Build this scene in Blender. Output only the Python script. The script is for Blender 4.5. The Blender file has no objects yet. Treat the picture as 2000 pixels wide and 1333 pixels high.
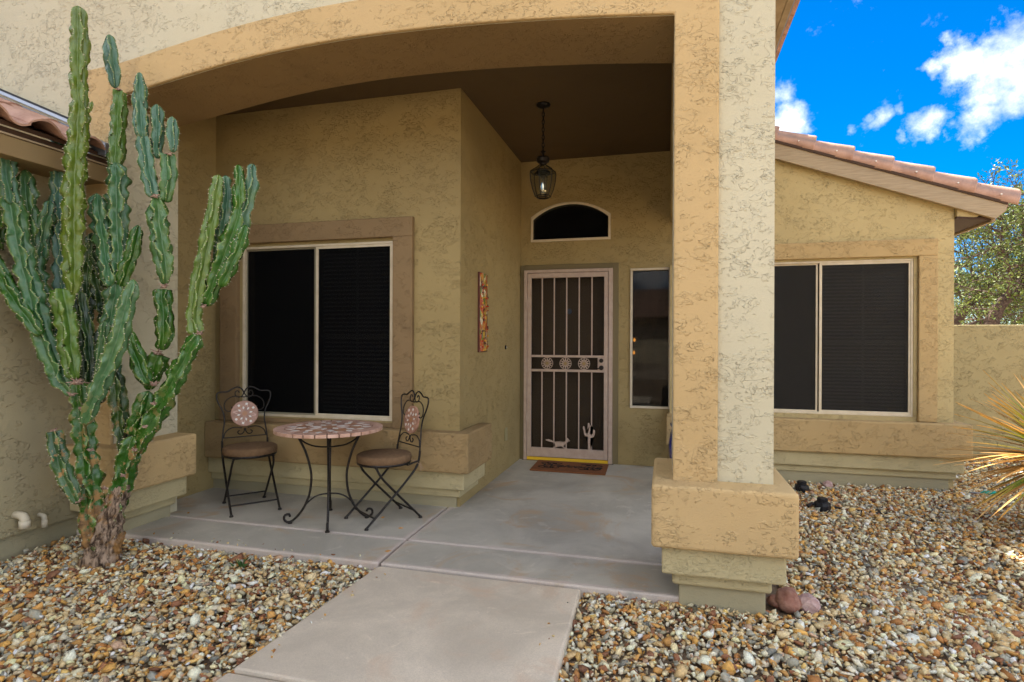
import bpy, bmesh, math, random
import numpy as np
from mathutils import Vector, Matrix, noise as mnoise
sc = bpy.context.scene
COL = sc.collection
R = math.radians

# ------------------------------------------------------------------ camera
F_PX, YAW, PITCH, ROLL, CY, EYE = 1135.605, .25946, -.00117, .00378, 1.9227, 1.30
cd = bpy.data.cameras.new('camera'); cam = bpy.data.objects.new('camera', cd); COL.objects.link(cam)
cd.sensor_width = 36; cd.lens = F_PX/2000*36; cd.clip_start = .05; cd.clip_end = 2000
cd.shift_y = CY/2000
cam.location = (0, 0, EYE)
cam.rotation_euler = (Matrix.Rotation(YAW, 4, 'Z') @ Matrix.Rotation(math.pi/2+PITCH, 4, 'X') @ Matrix.Rotation(-ROLL*-1, 4, 'Z')).to_euler()
sc.camera = cam

# ------------------------------------------------------------------ light
SUN_AZ, SUN_EL = R(-24), R(60)          # measured from +Y (behind the house) towards +X
sunv = Vector((math.sin(SUN_AZ)*math.cos(SUN_EL), math.cos(SUN_AZ)*math.cos(SUN_EL), math.sin(SUN_EL)))
sl = bpy.data.lights.new('sun', 'SUN'); sl.energy = 3.2; sl.angle = R(.53); sl.color = (1, .92, .78)
so = bpy.data.objects.new('sun', sl); COL.objects.link(so)
so.rotation_euler = (-sunv).to_track_quat('-Z', 'Y').to_euler(); so.location = sunv*50
sc.view_settings.view_transform = 'Standard'; sc.view_settings.look = 'None'
sc.view_settings.gamma = 1; sc.view_settings.use_curve_mapping = False
sc.view_settings.exposure = 3.0

def raydir(u, v):
    a = u-1000; b = v-666.5-CY
    c, s = math.cos(ROLL), math.sin(ROLL); x = c*a+s*b; y = -s*a+c*b
    c, s = math.cos(PITCH), math.sin(PITCH); yr = c*F_PX+s*y; z = s*F_PX-c*y
    c, s = math.cos(YAW), math.sin(YAW)
    return Vector((c*x-s*yr, s*x+c*yr, z))
def depth_pt(u, v, d):                    # a point seen at (u, v) of the photograph, d metres deep
    return Vector((0, 0, EYE)) + raydir(u, v)*(d/F_PX)

# ------------------------------------------------------------------ node helper
class NT:
    def __init__(s, tree): s.t = tree; s.t.nodes.clear()
    def n(s, typ, _out=None, **k):
        nd = s.t.nodes.new(typ)
        ins = k.pop('ins', {})
        for a, b in k.items(): setattr(nd, a, b)
        for a, b in ins.items():
            sock = nd.inputs[a]
            if hasattr(b, 'is_linked') or isinstance(b, bpy.types.NodeSocket): s.t.links.new(b, sock)
            else:
                if hasattr(sock.default_value, '__len__') and not hasattr(b, '__len__'): b = (b,)*3
                if hasattr(sock.default_value, '__len__') and len(sock.default_value) == 4 and len(b) == 3: b = (*b, 1)
                sock.default_value = b
        return nd if _out is None else nd.outputs[_out]
    def math(s, op, a, b=0., c=0., clamp=False): return s.n('ShaderNodeMath', 0, operation=op, use_clamp=clamp, ins={0: a, 1: b, 2: c})
    def vm(s, op, a, b=(0, 0, 0), out=0): return s.n('ShaderNodeVectorMath', out, operation=op, ins={0: a, 1: b})
    def noise(s, vec, scale, detail=3, rough=.55, dist=0., out=0): return s.n('ShaderNodeTexNoise', out, ins={'Vector': vec, 'Scale': scale, 'Detail': detail, 'Roughness': rough, 'Distortion': dist})
    def vor(s, vec, scale, feature='F1', out='Distance', rnd=1.): return s.n('ShaderNodeTexVoronoi', out, feature=feature, ins={'Vector': vec, 'Scale': scale, 'Randomness': rnd})
    def mr(s, v, a, b, c=0., d=1., smooth=True): return s.n('ShaderNodeMapRange', 0, interpolation_type='SMOOTHSTEP' if smooth else 'LINEAR', ins={'Value': v, 'From Min': a, 'From Max': b, 'To Min': c, 'To Max': d})
    def mix(s, f, a, b, mode='MIX'):
        nd = s.t.nodes.new('ShaderNodeMix'); nd.data_type = 'RGBA'; nd.blend_type = mode
        for i, val in ((0, f), (6, a), (7, b)):
            if isinstance(val, bpy.types.NodeSocket): s.t.links.new(val, nd.inputs[i])
            else:
                if i and len(val) == 3: val = (*val, 1)
                nd.inputs[i].default_value = val
        return nd.outputs[2]
    def ramp(s, f, stops, interp='LINEAR'):
        nd = s.t.nodes.new('ShaderNodeValToRGB'); s.t.links.new(f, nd.inputs[0]); cr = nd.color_ramp; cr.interpolation = interp
        while len(cr.elements) < len(stops): cr.elements.new(1)
        for e, (p, c) in zip(cr.elements, stops): e.position = p; e.color = (*c, 1)
        return nd.outputs[0]
    def pos(s): return s.n('ShaderNodeNewGeometry', 'Position')
    def obj(s): return s.n('ShaderNodeTexCoord', 'Object')
    def attr(s, name, out='Color'): return s.n('ShaderNodeAttribute', out, attribute_name=name)
    def bump(s, h, dist, strength=1.): return s.n('ShaderNodeBump', 0, ins={'Strength': strength, 'Distance': dist, 'Height': h})

def mat(name, color=(.5, .5, .5), rough=.7, metal=0., spec=.3, fn=None, emit=None, trans=0., alpha=None):
    m = bpy.data.materials.new(name); m.use_nodes = True; t = NT(m.node_tree)
    out = t.n('ShaderNodeOutputMaterial'); b = t.n('ShaderNodeBsdfPrincipled')
    b.inputs['Base Color'].default_value = (*color, 1); b.inputs['Roughness'].default_value = rough
    b.inputs['Metallic'].default_value = metal; b.inputs['Specular IOR Level'].default_value = spec
    if emit: b.inputs['Emission Color'].default_value = (*emit[0], 1); b.inputs['Emission Strength'].default_value = emit[1]
    if trans: b.inputs['Transmission Weight'].default_value = trans
    if alpha is not None: b.inputs['Alpha'].default_value = alpha
    m.node_tree.links.new(b.outputs[0], out.inputs[0])
    if fn: fn(t, b, lambda sock, inp: m.node_tree.links.new(sock, b.inputs[inp]))
    return m

# ------------------------------------------------------------------ sky
w = bpy.data.worlds.new('World'); sc.world = w; w.use_nodes = True
t = NT(w.node_tree)
wo = t.n('ShaderNodeOutputWorld'); bg = t.n('ShaderNodeBackground')
sky = t.n('ShaderNodeTexSky', sky_type='NISHITA', sun_disc=False, sun_elevation=SUN_EL, sun_rotation=SUN_AZ,
          altitude=1200, air_density=.9, dust_density=.15, ozone_density=2.2)
hs = t.n('ShaderNodeHueSaturation', 0, ins={'Saturation': 1.62, 'Value': .385, 'Color': sky.outputs[0], 'Hue': .507})
dirv = t.n('ShaderNodeTexCoord', 'Generated')
blobs = [(1950, 150, .070, 1.), (1890, 125, .055, .95), (1985, 110, .08, 1.), (1990, 190, .06, .9), (1915, 235, .045, .9), (1812, 240, .04, .85), (1830, 222, .03, .8),
         (1535, 240, .055, 1.), (1555, 250, .035, .9), (1534, 178, .032, .75), (1815, 140, .022, .7), (1720, 230, .026, .62), (1692, 243, .022, .6), (1735, 222, .02, .6),
         (1760, 215, .016, .6), (1665, 258, .014, .55), (1862, 68, .018, .55), (1868, 80, .014, .5), (1760, 262, .014, .5), (1785, 137, .012, .4)]
mx = None
warp = t.vm('SCALE', t.vm('SUBTRACT', t.noise(dirv, 22, 4, .6, out=1), (.5, .5, .5))); warp.node.inputs['Scale'].default_value = .045
dw = t.vm('ADD', dirv, warp)
for u, v, r, s in blobs:
    d = raydir(u, v).normalized()
    f = t.mr(t.vm('DISTANCE', dw, tuple(d), out=1), 0., r, s, 0.)
    mx = f if mx is None else t.math('MAXIMUM', mx, f)
elsewhere = t.mr(t.noise(dirv, 2.6, 3, .5), .46, .58, 0., 1.)        # unseen broken cloud added over the rest of the sky for fill light
az = t.vm('DOT_PRODUCT', dirv, tuple(raydir(1750, 200).normalized()), out=1)
elsewhere = t.math('MULTIPLY', elsewhere, t.mr(az, .80, .90, 1., 0.))
body = t.math('MAXIMUM', mx, elsewhere)
fl = t.noise(dirv, 24, 8, .66)
cl = t.math('POWER', t.mr(t.math('ADD', body, t.math('MULTIPLY', t.math('SUBTRACT', fl, .5), 1.9)), .22, 1.05, smooth=False), 1.25)
sh = t.noise(dirv, 17, 6, .62)
# front clouds kept dim; unseen clouds behind the camera brightened to add fill light
back = t.mix(t.mr(sh, .38, .62), (1.9, 2.15, 2.6), (3.7, 3.75, 3.8)); fill_cloud = t.mix(t.mr(sh, .35, .65), (6.6, 6.6, 6.7), (8.6, 8.4, 8.1))
ccol = t.mix(t.mr(t.vm('DOT_PRODUCT', dirv, (0, 1, 0), out=1), -.1, .6, 1., 0.), back, fill_cloud)
fin = t.mix(cl, hs, ccol)
w.node_tree.links.new(fin, bg.inputs[0]); bg.inputs[1].default_value = .07
w.node_tree.links.new(bg.outputs[0], wo.inputs[0])

# ------------------------------------------------------------------ mesh builder
class MB:
    def __init__(s): s.v = []; s.f = []; s.m = []
    def add(s, vs, fs, mi=0):
        o = len(s.v); s.v += [tuple(p) for p in vs]; s.f += [[i+o for i in f] for f in fs]; s.m += [mi]*len(fs); return s
    def box(s, x0, x1, y0, y1, z0, z1, mi=0):
        return s.add([(x0, y0, z0), (x1, y0, z0), (x1, y1, z0), (x0, y1, z0), (x0, y0, z1), (x1, y0, z1), (x1, y1, z1), (x0, y1, z1)],
                     [(0, 3, 2, 1), (4, 5, 6, 7), (0, 1, 5, 4), (1, 2, 6, 5), (2, 3, 7, 6), (3, 0, 4, 7)], mi)
    def hexa(s, c, mi=0):   # 8 corners, bottom 4 then top 4
        return s.add(c, [(0, 3, 2, 1), (4, 5, 6, 7), (0, 1, 5, 4), (1, 2, 6, 5), (2, 3, 7, 6), (3, 0, 4, 7)], mi)
    def prism(s, poly, axis, a, b, mi=0):   # poly in the two other axes; extruded a..b on axis
        n = len(poly)
        def P(p, d): return {'X': (d, p[0], p[1]), 'Y': (p[0], d, p[1]), 'Z': (p[0], p[1], d)}[axis]
        vs = [P(p, a) for p in poly]+[P(p, b) for p in poly]
        return s.add(vs, [list(range(n)), list(range(2*n-1, n-1, -1))]+[(i, i+n, (i+1) % n+n, (i+1) % n) for i in range(n)], mi)
    def tube(s, pts, r, n=8, closed=False, mi=0, caps=True):
        pts = [Vector(p) for p in pts]; N = len(pts); rs = r if hasattr(r, '__len__') else [r]*N
        o = len(s.v); up = None
        for i, p in enumerate(pts):
            a = pts[(i-1) % N] if (closed or i > 0) else p; b = pts[(i+1) % N] if (closed or i < N-1) else p
            tdir = (b-a).normalized() if (b-a).length > 1e-9 else Vector((0, 0, 1))
            if up is None:
                up = Vector((0, 0, 1)) if abs(tdir.z) < .9 else Vector((1, 0, 0))
            x = tdir.cross(up)
            if x.length < 1e-4: x = tdir.cross(Vector((.3, 1, .2)))
            x.normalize(); y = x.cross(tdir).normalized(); up = y
            for k in range(n):
                an = 2*math.pi*k/n; s.v.append(tuple(p+(x*math.cos(an)+y*math.sin(an))*rs[i]))
        M = N if closed else N-1
        for i in range(M):
            for k in range(n):
                a = o+i*n+k; b = o+i*n+(k+1) % n; c = o+((i+1) % N)*n+(k+1) % n; d = o+((i+1) % N)*n+k
                s.f.append((a, d, c, b)); s.m.append(mi)
        if caps and not closed:
            s.f.append([o+k for k in range(n)]); s.m.append(mi); s.f.append([o+(N-1)*n+k for k in reversed(range(n))]); s.m.append(mi)
        return s
    def lathe(s, prof, c=(0, 0, 0), n=24, mi=0):
        o = len(s.v)
        for r, z in prof:
            for k in range(n):
                a = 2*math.pi*k/n; s.v.append((c[0]+r*math.cos(a), c[1]+r*math.sin(a), c[2]+z))
        for i in range(len(prof)-1):
            for k in range(n):
                s.f.append((o+i*n+k, o+i*n+(k+1) % n, o+(i+1)*n+(k+1) % n, o+(i+1)*n+k)); s.m.append(mi)
        s.f.append([o+k for k in reversed(range(n))]); s.m.append(mi)
        s.f.append([o+(len(prof)-1)*n+k for k in range(n)]); s.m.append(mi)
        return s
    def xform(s, M):
        s.v = [tuple(M @ Vector(p)) for p in s.v]; return s
    def build(s, name, mats, parent=None, smooth=False, bevel=0., local=False, kind=None, seg=2):
        me = bpy.data.meshes.new(name)
        off = Vector((0, 0, 0))
        if parent is not None and not local:
            p = parent
            while p is not None: off += p.location; p = p.parent
        me.from_pydata([tuple(Vector(p)-off) for p in s.v], [], s.f)
        for m in (mats if isinstance(mats, (list, tuple)) else [mats]): me.materials.append(m)
        me.polygons.foreach_set('material_index', s.m)
        if smooth: me.polygons.foreach_set('use_smooth', [True]*len(me.polygons))
        me.update()
        o = bpy.data.objects.new(name, me); COL.objects.link(o)
        if parent is not None: o.parent = parent
        if bevel:
            md = o.modifiers.new('bevel', 'BEVEL'); md.width = bevel; md.segments = seg; md.limit_method = 'ANGLE'; md.angle_limit = R(35)
            if smooth is False: pass
        if kind: o['kind'] = kind
        return o
def tag(o, label, cat, group=None, kind=None):
    o['label'] = label; o['category'] = cat
    if group: o['group'] = group
    if kind: o['kind'] = kind
    return o
def thing(name, label, cat, loc=(0, 0, 0), rz=0, group=None):
    o = bpy.data.objects.new(name, None); COL.objects.link(o); o.location = loc; o.rotation_euler = (0, 0, rz)
    o.empty_display_size = .1
    return tag(o, label, cat, group)
def copy_tree(o, parent=None):
    c = o.copy(); COL.objects.link(c); c.parent = parent
    for ch in list(o.children): copy_tree(ch, c)
    return c
def catmull(pts, step):
    pts = [np.array(p, float) for p in pts]
    if len(pts) == 2: pts = [pts[0], (pts[0]+pts[1])/2, pts[1]]
    P = [2*pts[0]-pts[1]]+pts+[2*pts[-1]-pts[-2]]; out = []
    for i in range(1, len(P)-2):
        L = np.linalg.norm((P[i+1]-P[i])[:3]); k = max(2, int(L/step))
        for j in range(k):
            q = j/k; a, b, c, d = P[i-1], P[i], P[i+1], P[i+2]
            out.append(.5*((2*b)+(-a+c)*q+(2*a-5*b+4*c-d)*q*q+(-a+3*b-3*c+d)*q**3))
    out.append(P[-2]); return out

# ------------------------------------------------------------------ materials
def stucco(name, col, lace=1., scale=1., groove_shade=.45):
    groove_shade *= .62
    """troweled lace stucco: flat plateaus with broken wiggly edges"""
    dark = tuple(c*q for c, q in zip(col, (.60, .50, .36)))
    def fn(t, b, L):
        p = t.n('ShaderNodeMapping', 0, ins={'Vector': t.pos(), 'Scale': (1., 1., 1.45)})
        wv = t.vm('SCALE', t.vm('SUBTRACT', t.noise(p, 30*scale, 2, .5, out=1), (.5, .5, .5))); wv.node.inputs['Scale'].default_value = .022/scale
        p2 = t.vm('ADD', p, wv)
        n1 = t.noise(p2, 15*scale, 3.2, .55, .9); n2 = t.noise(t.vm('ADD', p2, (7.3, 2.1, 4.4)), 21*scale, 2.6, .5, 1.2)
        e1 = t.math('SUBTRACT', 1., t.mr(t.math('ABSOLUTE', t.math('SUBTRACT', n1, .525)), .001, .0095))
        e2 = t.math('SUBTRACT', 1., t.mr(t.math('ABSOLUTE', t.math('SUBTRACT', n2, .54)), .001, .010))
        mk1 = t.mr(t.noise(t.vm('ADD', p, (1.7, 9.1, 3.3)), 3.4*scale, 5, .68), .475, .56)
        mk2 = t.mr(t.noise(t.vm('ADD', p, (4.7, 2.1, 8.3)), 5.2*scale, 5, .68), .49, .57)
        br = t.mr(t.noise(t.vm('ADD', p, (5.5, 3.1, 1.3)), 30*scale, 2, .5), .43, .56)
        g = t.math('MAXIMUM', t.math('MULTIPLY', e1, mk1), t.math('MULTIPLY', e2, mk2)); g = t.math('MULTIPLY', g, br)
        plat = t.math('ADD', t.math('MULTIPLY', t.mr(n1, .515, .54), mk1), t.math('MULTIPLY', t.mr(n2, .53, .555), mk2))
        fine = t.noise(p, 110, 2, .6); sand = t.noise(p, 420, 1, .5); slow = t.noise(p, 2.2, 3, .5)
        h = t.math('ADD', t.math('MULTIPLY', plat, .9*lace), t.math('MULTIPLY', g, -.9*lace))
        h = t.math('ADD', h, t.math('MULTIPLY', fine, .35)); h = t.math('ADD', h, t.math('MULTIPLY', sand, .12)); h = t.math('ADD', h, t.math('MULTIPLY', slow, 1.5))
        L(t.bump(h, .0048), 'Normal')
        c = t.mix(t.mr(slow, .3, .7), tuple(x*.93 for x in col), tuple(min(1, x*1.05) for x in col))
        c = t.mix(t.mr(t.noise(p, 1.1, 4, .65), .35, .72), c, tuple(x*y for x, y in zip(col, (.88, .87, .84))))
        c = t.mix(t.math('MULTIPLY', g, groove_shade*lace), c, dark)  # groove shadow painted into the base colour, since relief alone reads weak
        L(c, 'Base Color')
    return mat(name, col, .88, spec=.15, fn=fn)
CREAM = (.575, .53, .375); BROWN = (.55, .395, .195); SAGE = (.42, .365, .225)
M = {}
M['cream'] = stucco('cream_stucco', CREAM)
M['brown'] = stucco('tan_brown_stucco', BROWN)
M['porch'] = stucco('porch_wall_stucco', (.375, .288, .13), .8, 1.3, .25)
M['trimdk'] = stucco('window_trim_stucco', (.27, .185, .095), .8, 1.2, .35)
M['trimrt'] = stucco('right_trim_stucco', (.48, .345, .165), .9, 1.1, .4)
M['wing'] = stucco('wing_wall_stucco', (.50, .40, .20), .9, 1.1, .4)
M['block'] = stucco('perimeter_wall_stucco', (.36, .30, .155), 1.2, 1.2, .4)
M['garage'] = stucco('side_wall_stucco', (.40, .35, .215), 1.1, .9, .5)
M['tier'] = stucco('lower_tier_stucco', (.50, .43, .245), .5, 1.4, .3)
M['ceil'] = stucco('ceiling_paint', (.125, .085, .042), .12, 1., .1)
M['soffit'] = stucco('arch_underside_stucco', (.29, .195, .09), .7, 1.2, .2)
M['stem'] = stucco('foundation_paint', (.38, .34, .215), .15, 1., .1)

def f_conc(base, stain, joints=False):
    def fn(t, b, L):
        p = t.pos(); n = t.noise(p, 1.7, 7, .66, .5); n2 = t.noise(t.vm('ADD', p, (3, 8, 1)), 2.1, 5, .62, .9); g = t.noise(p, 170, 2, .6); m = t.noise(p, 24, 3, .6)
        c = t.mix(t.mr(n, .33, .67), tuple(x*.82 for x in base), tuple(x*1.12 for x in base))
        c = t.mix(t.math('MULTIPLY', t.mr(n2, .54, .70), .6), c, stain)
        c = t.mix(t.math('MULTIPLY', t.mr(t.noise(t.vm('ADD', p, (9, 1, 1)), 3.0, 6, .7, 1.6), .585, .63), .40), c, tuple(min(1, x*1.3) for x in base))
        c = t.mix(t.math('MULTIPLY', t.mr(t.noise(t.vm('ADD', p, (2, 5, 1)), 1.3, 6, .7, 1.), .54, .66), .35), c, tuple(x*y for x, y in zip(base, (.72, .72, .72))))
        if joints:
            sp = t.n('ShaderNodeSeparateXYZ', ins={0: p}); wob = t.math('MULTIPLY', t.math('SUBTRACT', t.noise(p, 7, 4, .65), .5), .09)
            for ax, v, w_ in ((1, 3.502, .030), (0, -1.637, .032), (1, 3.095, .018)):
                q = t.math('ABSOLUTE', t.math('ADD', t.math('SUBTRACT', sp.outputs[ax], v), wob)); c = t.mix(t.mr(q, w_*.5, w_*1.5, .62, 0.), c, (.60, .50, .44))
        sp2 = t.mr(t.vor(p, 9), .02, .035, .8, 0.); c = t.mix(t.math('MULTIPLY', sp2, t.mr(m, .5, .6)), c, tuple(x*.35 for x in base))
        c = t.mix(t.mr(g, .35, .7, 0, .30), c, tuple(x*.62 for x in base)); c = t.mix(t.mr(m, .62, .75, 0, .3), c, tuple(x*.75 for x in base))
        L(c, 'Base Color'); L(t.mr(n, .3, .7, .5, .75), 'Roughness')
        L(t.bump(t.math('ADD', t.math('MULTIPLY', g, .5), t.noise(p, 8, 3, .5)), .002), 'Normal')
    return fn
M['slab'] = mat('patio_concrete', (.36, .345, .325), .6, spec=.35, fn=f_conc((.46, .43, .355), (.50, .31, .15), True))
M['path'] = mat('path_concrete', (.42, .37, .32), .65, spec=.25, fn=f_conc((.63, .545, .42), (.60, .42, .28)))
M['joint'] = mat('joint_filler', (.42, .34, .30), .8, fn=f_conc((.46, .38, .34), (.25, .17, .10)))
M['soil'] = mat('soil_under_gravel', (.16, .11, .07), .95)

def f_far(t, b, L):
    p = t.pos(); v = t.vor(p, 34, out='Color'); r = t.n('ShaderNodeSeparateColor', 0, ins={0: v})
    c = t.ramp(r, [(0, (.16, .08, .04)), (.2, (.38, .22, .10)), (.4, (.42, .33, .22)), (.6, (.45, .42, .36)), (.8, (.30, .31, .30)), (1, (.55, .50, .42))], 'CONSTANT')
    ln = t.vm('LENGTH', p, out=1); c = t.mix(t.mr(ln, 8.2, 9.5, 1., 0.), c, (.17, .12, .075)); far = t.mr(ln, 8, 30); L(t.mix(far, c, (.24, .195, .14)), 'Base Color')
    L(t.bump(t.vor(p, 34), .01), 'Normal')
M['far_gravel'] = mat('distant_gravel', (.35, .28, .2), .9, fn=f_far)

def f_stone(t, b, L):
    p = t.pos(); c = t.attr('tint'); n = t.noise(p, 130, 3, .65); n2 = t.noise(p, 45, 2, .5)
    c = t.mix(t.mr(n2, .52, .66, 0, .55), c, t.mix(.5, c, (.50, .26, .09))); c = t.mix(t.mr(n, .3, .7, .30, 0), c, (.04, .03, .025))
    L(c, 'Base Color'); L(t.bump(n, .002), 'Normal')
M['stone'] = mat('gravel_stone', (.4, .3, .2), .72, spec=.35, fn=f_stone)

def f_grain(c1, c2, sc_=30, rough=.6, bd=.001):
    def fn(t, b, L):
        p = t.obj(); n = t.noise(p, sc_, 4, .6); L(t.mix(t.mr(n, .3, .7), c1, c2), 'Base Color'); L(t.bump(n, bd), 'Normal')
    return fn
M['iron'] = mat('black_wrought_iron', (.018, .016, .015), .42, .6, .5, fn=f_grain((.012, .011, .011), (.035, .028, .022), 60))
M['cushion'] = mat('brown_cushion_fabric', (.17, .10, .05), .85, fn=f_grain((.15, .088, .043), (.20, .12, .062), 40))
M['mosaic'] = mat('pink_brown_mosaic_stone', (.36, .19, .12), .4, spec=.5, fn=f_grain((.30, .15, .095), (.47, .27, .19), 22))
M['rimtile'] = mat('rosy_rim_tile', (.50, .31, .23), .38, spec=.5, fn=f_grain((.45, .25, .17), (.60, .40, .31), 18))
M['white_tile'] = mat('white_mosaic_stone', (.75, .72, .66), .35, spec=.5)
M['orange_tile'] = mat('orange_mosaic_stone', (.42, .20, .09), .4, spec=.5)
M['grout'] = mat('mosaic_grout', (.17, .10, .07), .8)
M['frame'] = mat('almond_window_frame', (.60, .52, .37), .45, fn=f_grain((.56, .48, .33), (.64, .56, .41), 12))
M['frame_gray'] = mat('gray_green_sash', (.24, .22, .15), .5)

M['secdoor'] = mat('rose_beige_door_metal', (.45, .34, .26), .42, spec=.4, fn=f_grain((.42, .31, .235), (.48, .37, .29), 14))
M['doorpaint'] = mat('dark_brown_door_paint', (.115, .080, .045), .5)
M['doortrim'] = mat('door_casing_paint', (.17, .135, .065), .6)
M['brass'] = mat('aged_brass', (.30, .22, .11), .35, .9)
M['bronze'] = mat('dark_bronze', (.012, .010, .009), .35, .3)
M['yellow'] = mat('yellow_sill_strip', (.80, .50, .03), .5)
M['mat'] = mat('rust_coir_mat', (.22, .085, .03), .95, fn=f_grain((.15, .05, .02), (.27, .11, .04), 300, bd=.004))
M['ink'] = mat('black_print', (.015, .012, .010), .9)
M['black'] = mat('dark_interior', (.004, .004, .004), .9)
M['blackplastic'] = mat('black_plastic', (.012, .012, .014), .45)
M['slat'] = mat('blind_slat', (.50, .48, .44), .6)
def f_wood(t, b, L):
    p = t.n('ShaderNodeMapping', 0, ins={'Vector': t.pos(), 'Scale': (1.2, 1.2, 22)}); n = t.noise(p, 6, 5, .6)
    L(t.mix(t.mr(n, .3, .7), (.29, .22, .135), (.39, .305, .195)), 'Base Color'); L(t.bump(n, .002), 'Normal')
M['fascia'] = mat('tan_fascia_board', (.36, .28, .18), .7, fn=f_wood)
M['fasciadk'] = mat('garage_fascia_board', (.24, .17, .08), .7)
M['eave'] = mat('dark_brown_eave_board', (.055, .028, .014), .7)
def f_tile(t, b, L):
    p = t.pos(); o = t.obj(); n = t.noise(p, 7, 5, .6); z = t.n('ShaderNodeSeparateXYZ', ins={0: o}).outputs[2]
    c = t.mix(t.mr(n, .3, .7), (.30, .145, .092), (.44, .245, .17)); st = t.mr(t.math('ADD', t.math('ABSOLUTE', t.math('SUBTRACT', z, .085)), t.math('MULTIPLY', n, .04)), .01, .060, .95, 0.)
    k = t.n('ShaderNodeObjectInfo', 'Random'); c = t.mix(t.math('MULTIPLY', st, t.mr(k, .1, .7, .25, 1.)), c, (.16, .11, .10)); c = t.mix(t.math('MULTIPLY', t.noise(p, 60, 3, .7), .35), c, (.62, .50, .42))
    L(c, 'Base Color'); L(t.bump(t.noise(p, 120, 2, .6), .001), 'Normal')
M['tile'] = mat('terracotta_roof_tile', (.5, .3, .2), .7, spec=.3, fn=f_tile)
M['flash'] = mat('galvanised_flashing', (.40, .45, .52), .35, .85)
M['pvc'] = mat('cream_pvc_pipe', (.60, .54, .40), .45)
M['potblue'] = mat('cobalt_glazed_ceramic', (.008, .02, .22), .12, spec=.8)
M['bulb'] = mat('warm_bulb_glow', (1, .6, .2), .4, emit=((1., .36, .05), .45))
M['glass'] = mat('clear_lantern_glass', (.9, .9, .85), .03, trans=1.)
def f_mosaic(t, b, L):
    p = t.n('ShaderNodeMapping', 0, ins={'Vector': t.pos(), 'Scale': (1, 1.5, .7)}); v = t.vor(t.vm('ADD', p, t.vm('MULTIPLY', t.noise(p, 14, 3, .6, out=1), (.14, .14, .14))), 26, out='Color'); r = t.n('ShaderNodeSeparateColor', 0, ins={0: v})
    c = t.ramp(r, [(0, (.40, .07, .02)), (.18, (.48, .22, .04)), (.34, (.10, .03, .015)), (.46, (.46, .30, .05)), (.60, (.60, .50, .32)), (.66, (.16, .18, .04)), (.78, (.38, .12, .04)), (.88, (.08, .12, .07)), (.94, (.42, .24, .08))], 'CONSTANT')
    L(c, 'Base Color'); L(t.bump(t.vor(p, 40), .004), 'Normal')
M['art'] = mat('glazed_multicolour_ceramic', (.5, .2, .1), .15, spec=.7, fn=f_mosaic)
M['artedge'] = mat('dark_red_ceramic_edge', (.10, .03, .02), .4)
def f_cactus(t, b, L):
    p = t.pos(); tint = t.attr('tint'); rid = t.attr('ridge', 'Fac'); n = t.noise(p, 18, 4, .6); n2 = t.noise(t.vm('ADD', p, (3, 1, 2)), 7, 4, .65)
    c = t.mix(t.mr(n2, .45, .72, 0, .35), tint, t.mix(.5, tint, (.20, .28, .18)))
    c = t.mix(t.mr(rid, .84, 1., 0, .65), c, (.30, .38, .10)); c = t.mix(t.mr(t.noise(t.vm('ADD', p, (8, 1, 2)), 3.2, 2, .5), .5, .66, 0, .5), c, t.mix(.5, c, (.10, .20, .02))); c = t.mix(t.mr(n, .3, .7, .35, 0), c, t.mix(.6, c, (.01, .03, .006)))
    z = t.n('ShaderNodeSeparateXYZ', ins={0: p}).outputs[2]
    cork = t.mr(t.math('ADD', t.math('SUBTRACT', z, .22), t.math('MULTIPLY', t.math('SUBTRACT', t.noise(p, 14, 5, .7), .5), 1.6)), -.07, .07, 1., 0.)
    cork2 = t.math('MULTIPLY', t.mr(n, .535, .60), t.mr(z, .45, 1.15, .95, .04)); cork = t.math('MAXIMUM', cork, cork2)
    bark = t.mix(t.mr(n, .35, .65), (.10, .06, .03), (.36, .20, .07)); L(t.mix(cork, c, bark), 'Base Color')
    L(t.bump(t.math('ADD', n, t.math('MULTIPLY', t.noise(p, 90, 3, .6), .4)), .006), 'Normal'); L(t.mr(cork, 0, 1, .27, .9), 'Roughness')
M['cactus'] = mat('ribbed_cactus_skin', (.08, .2, .04), .36, spec=.55, fn=f_cactus)
def f_bark(t, b, L):
    p = t.n('ShaderNodeMapping', 0, ins={'Vector': t.pos(), 'Scale': (1, 1, .35)}); n = t.noise(p, 40, 5, .7, .6); n2 = t.noise(t.pos(), 9, 3, .6)
    c = t.mix(t.mr(n, .38, .60), (.06, .036, .022), (.40, .29, .20)); L(t.mix(t.mr(n2, .52, .64, 0, .7), c, (.38, .19, .05)), 'Base Color'); L(t.bump(n, .02), 'Normal')
M['bark'] = mat('corky_cactus_bark', (.15, .1, .06), .95, fn=f_bark)
M['spine'] = mat('pale_spines', (.62, .58, .42), .7)
M['deadflower'] = mat('dried_brown_tissue', (.30, .19, .13), .95, fn=f_grain((.17, .09, .06), (.45, .32, .25), 80, bd=.004))
M['treebark'] = mat('dark_tree_bark', (.06, .04, .03), .95, fn=f_grain((.035, .022, .016), (.12, .08, .06), 25, bd=.01))
def f_leaf(t, b, L):
    c = t.attr('tint'); L(c, 'Base Color')
M['treeleaf'] = mat('small_tree_leaf', (.07, .09, .02), .6, fn=f_leaf)
def f_blade(t, b, L):
    c = t.attr('tint'); n = t.noise(t.pos(), 60, 3, .6); L(t.mix(t.mr(n, .4, .7, 0, .4), c, t.mix(.5, c, (.65, .45, .2))), 'Base Color')
M['blade'] = mat('yucca_blade', (.2, .2, .05), .45, spec=.4, fn=f_blade)
M['rock'] = mat('reddish_landscape_rock', (.32, .155, .105), .85, fn=f_grain((.24, .10, .065), (.38, .21, .15), 16, bd=.01))
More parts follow.
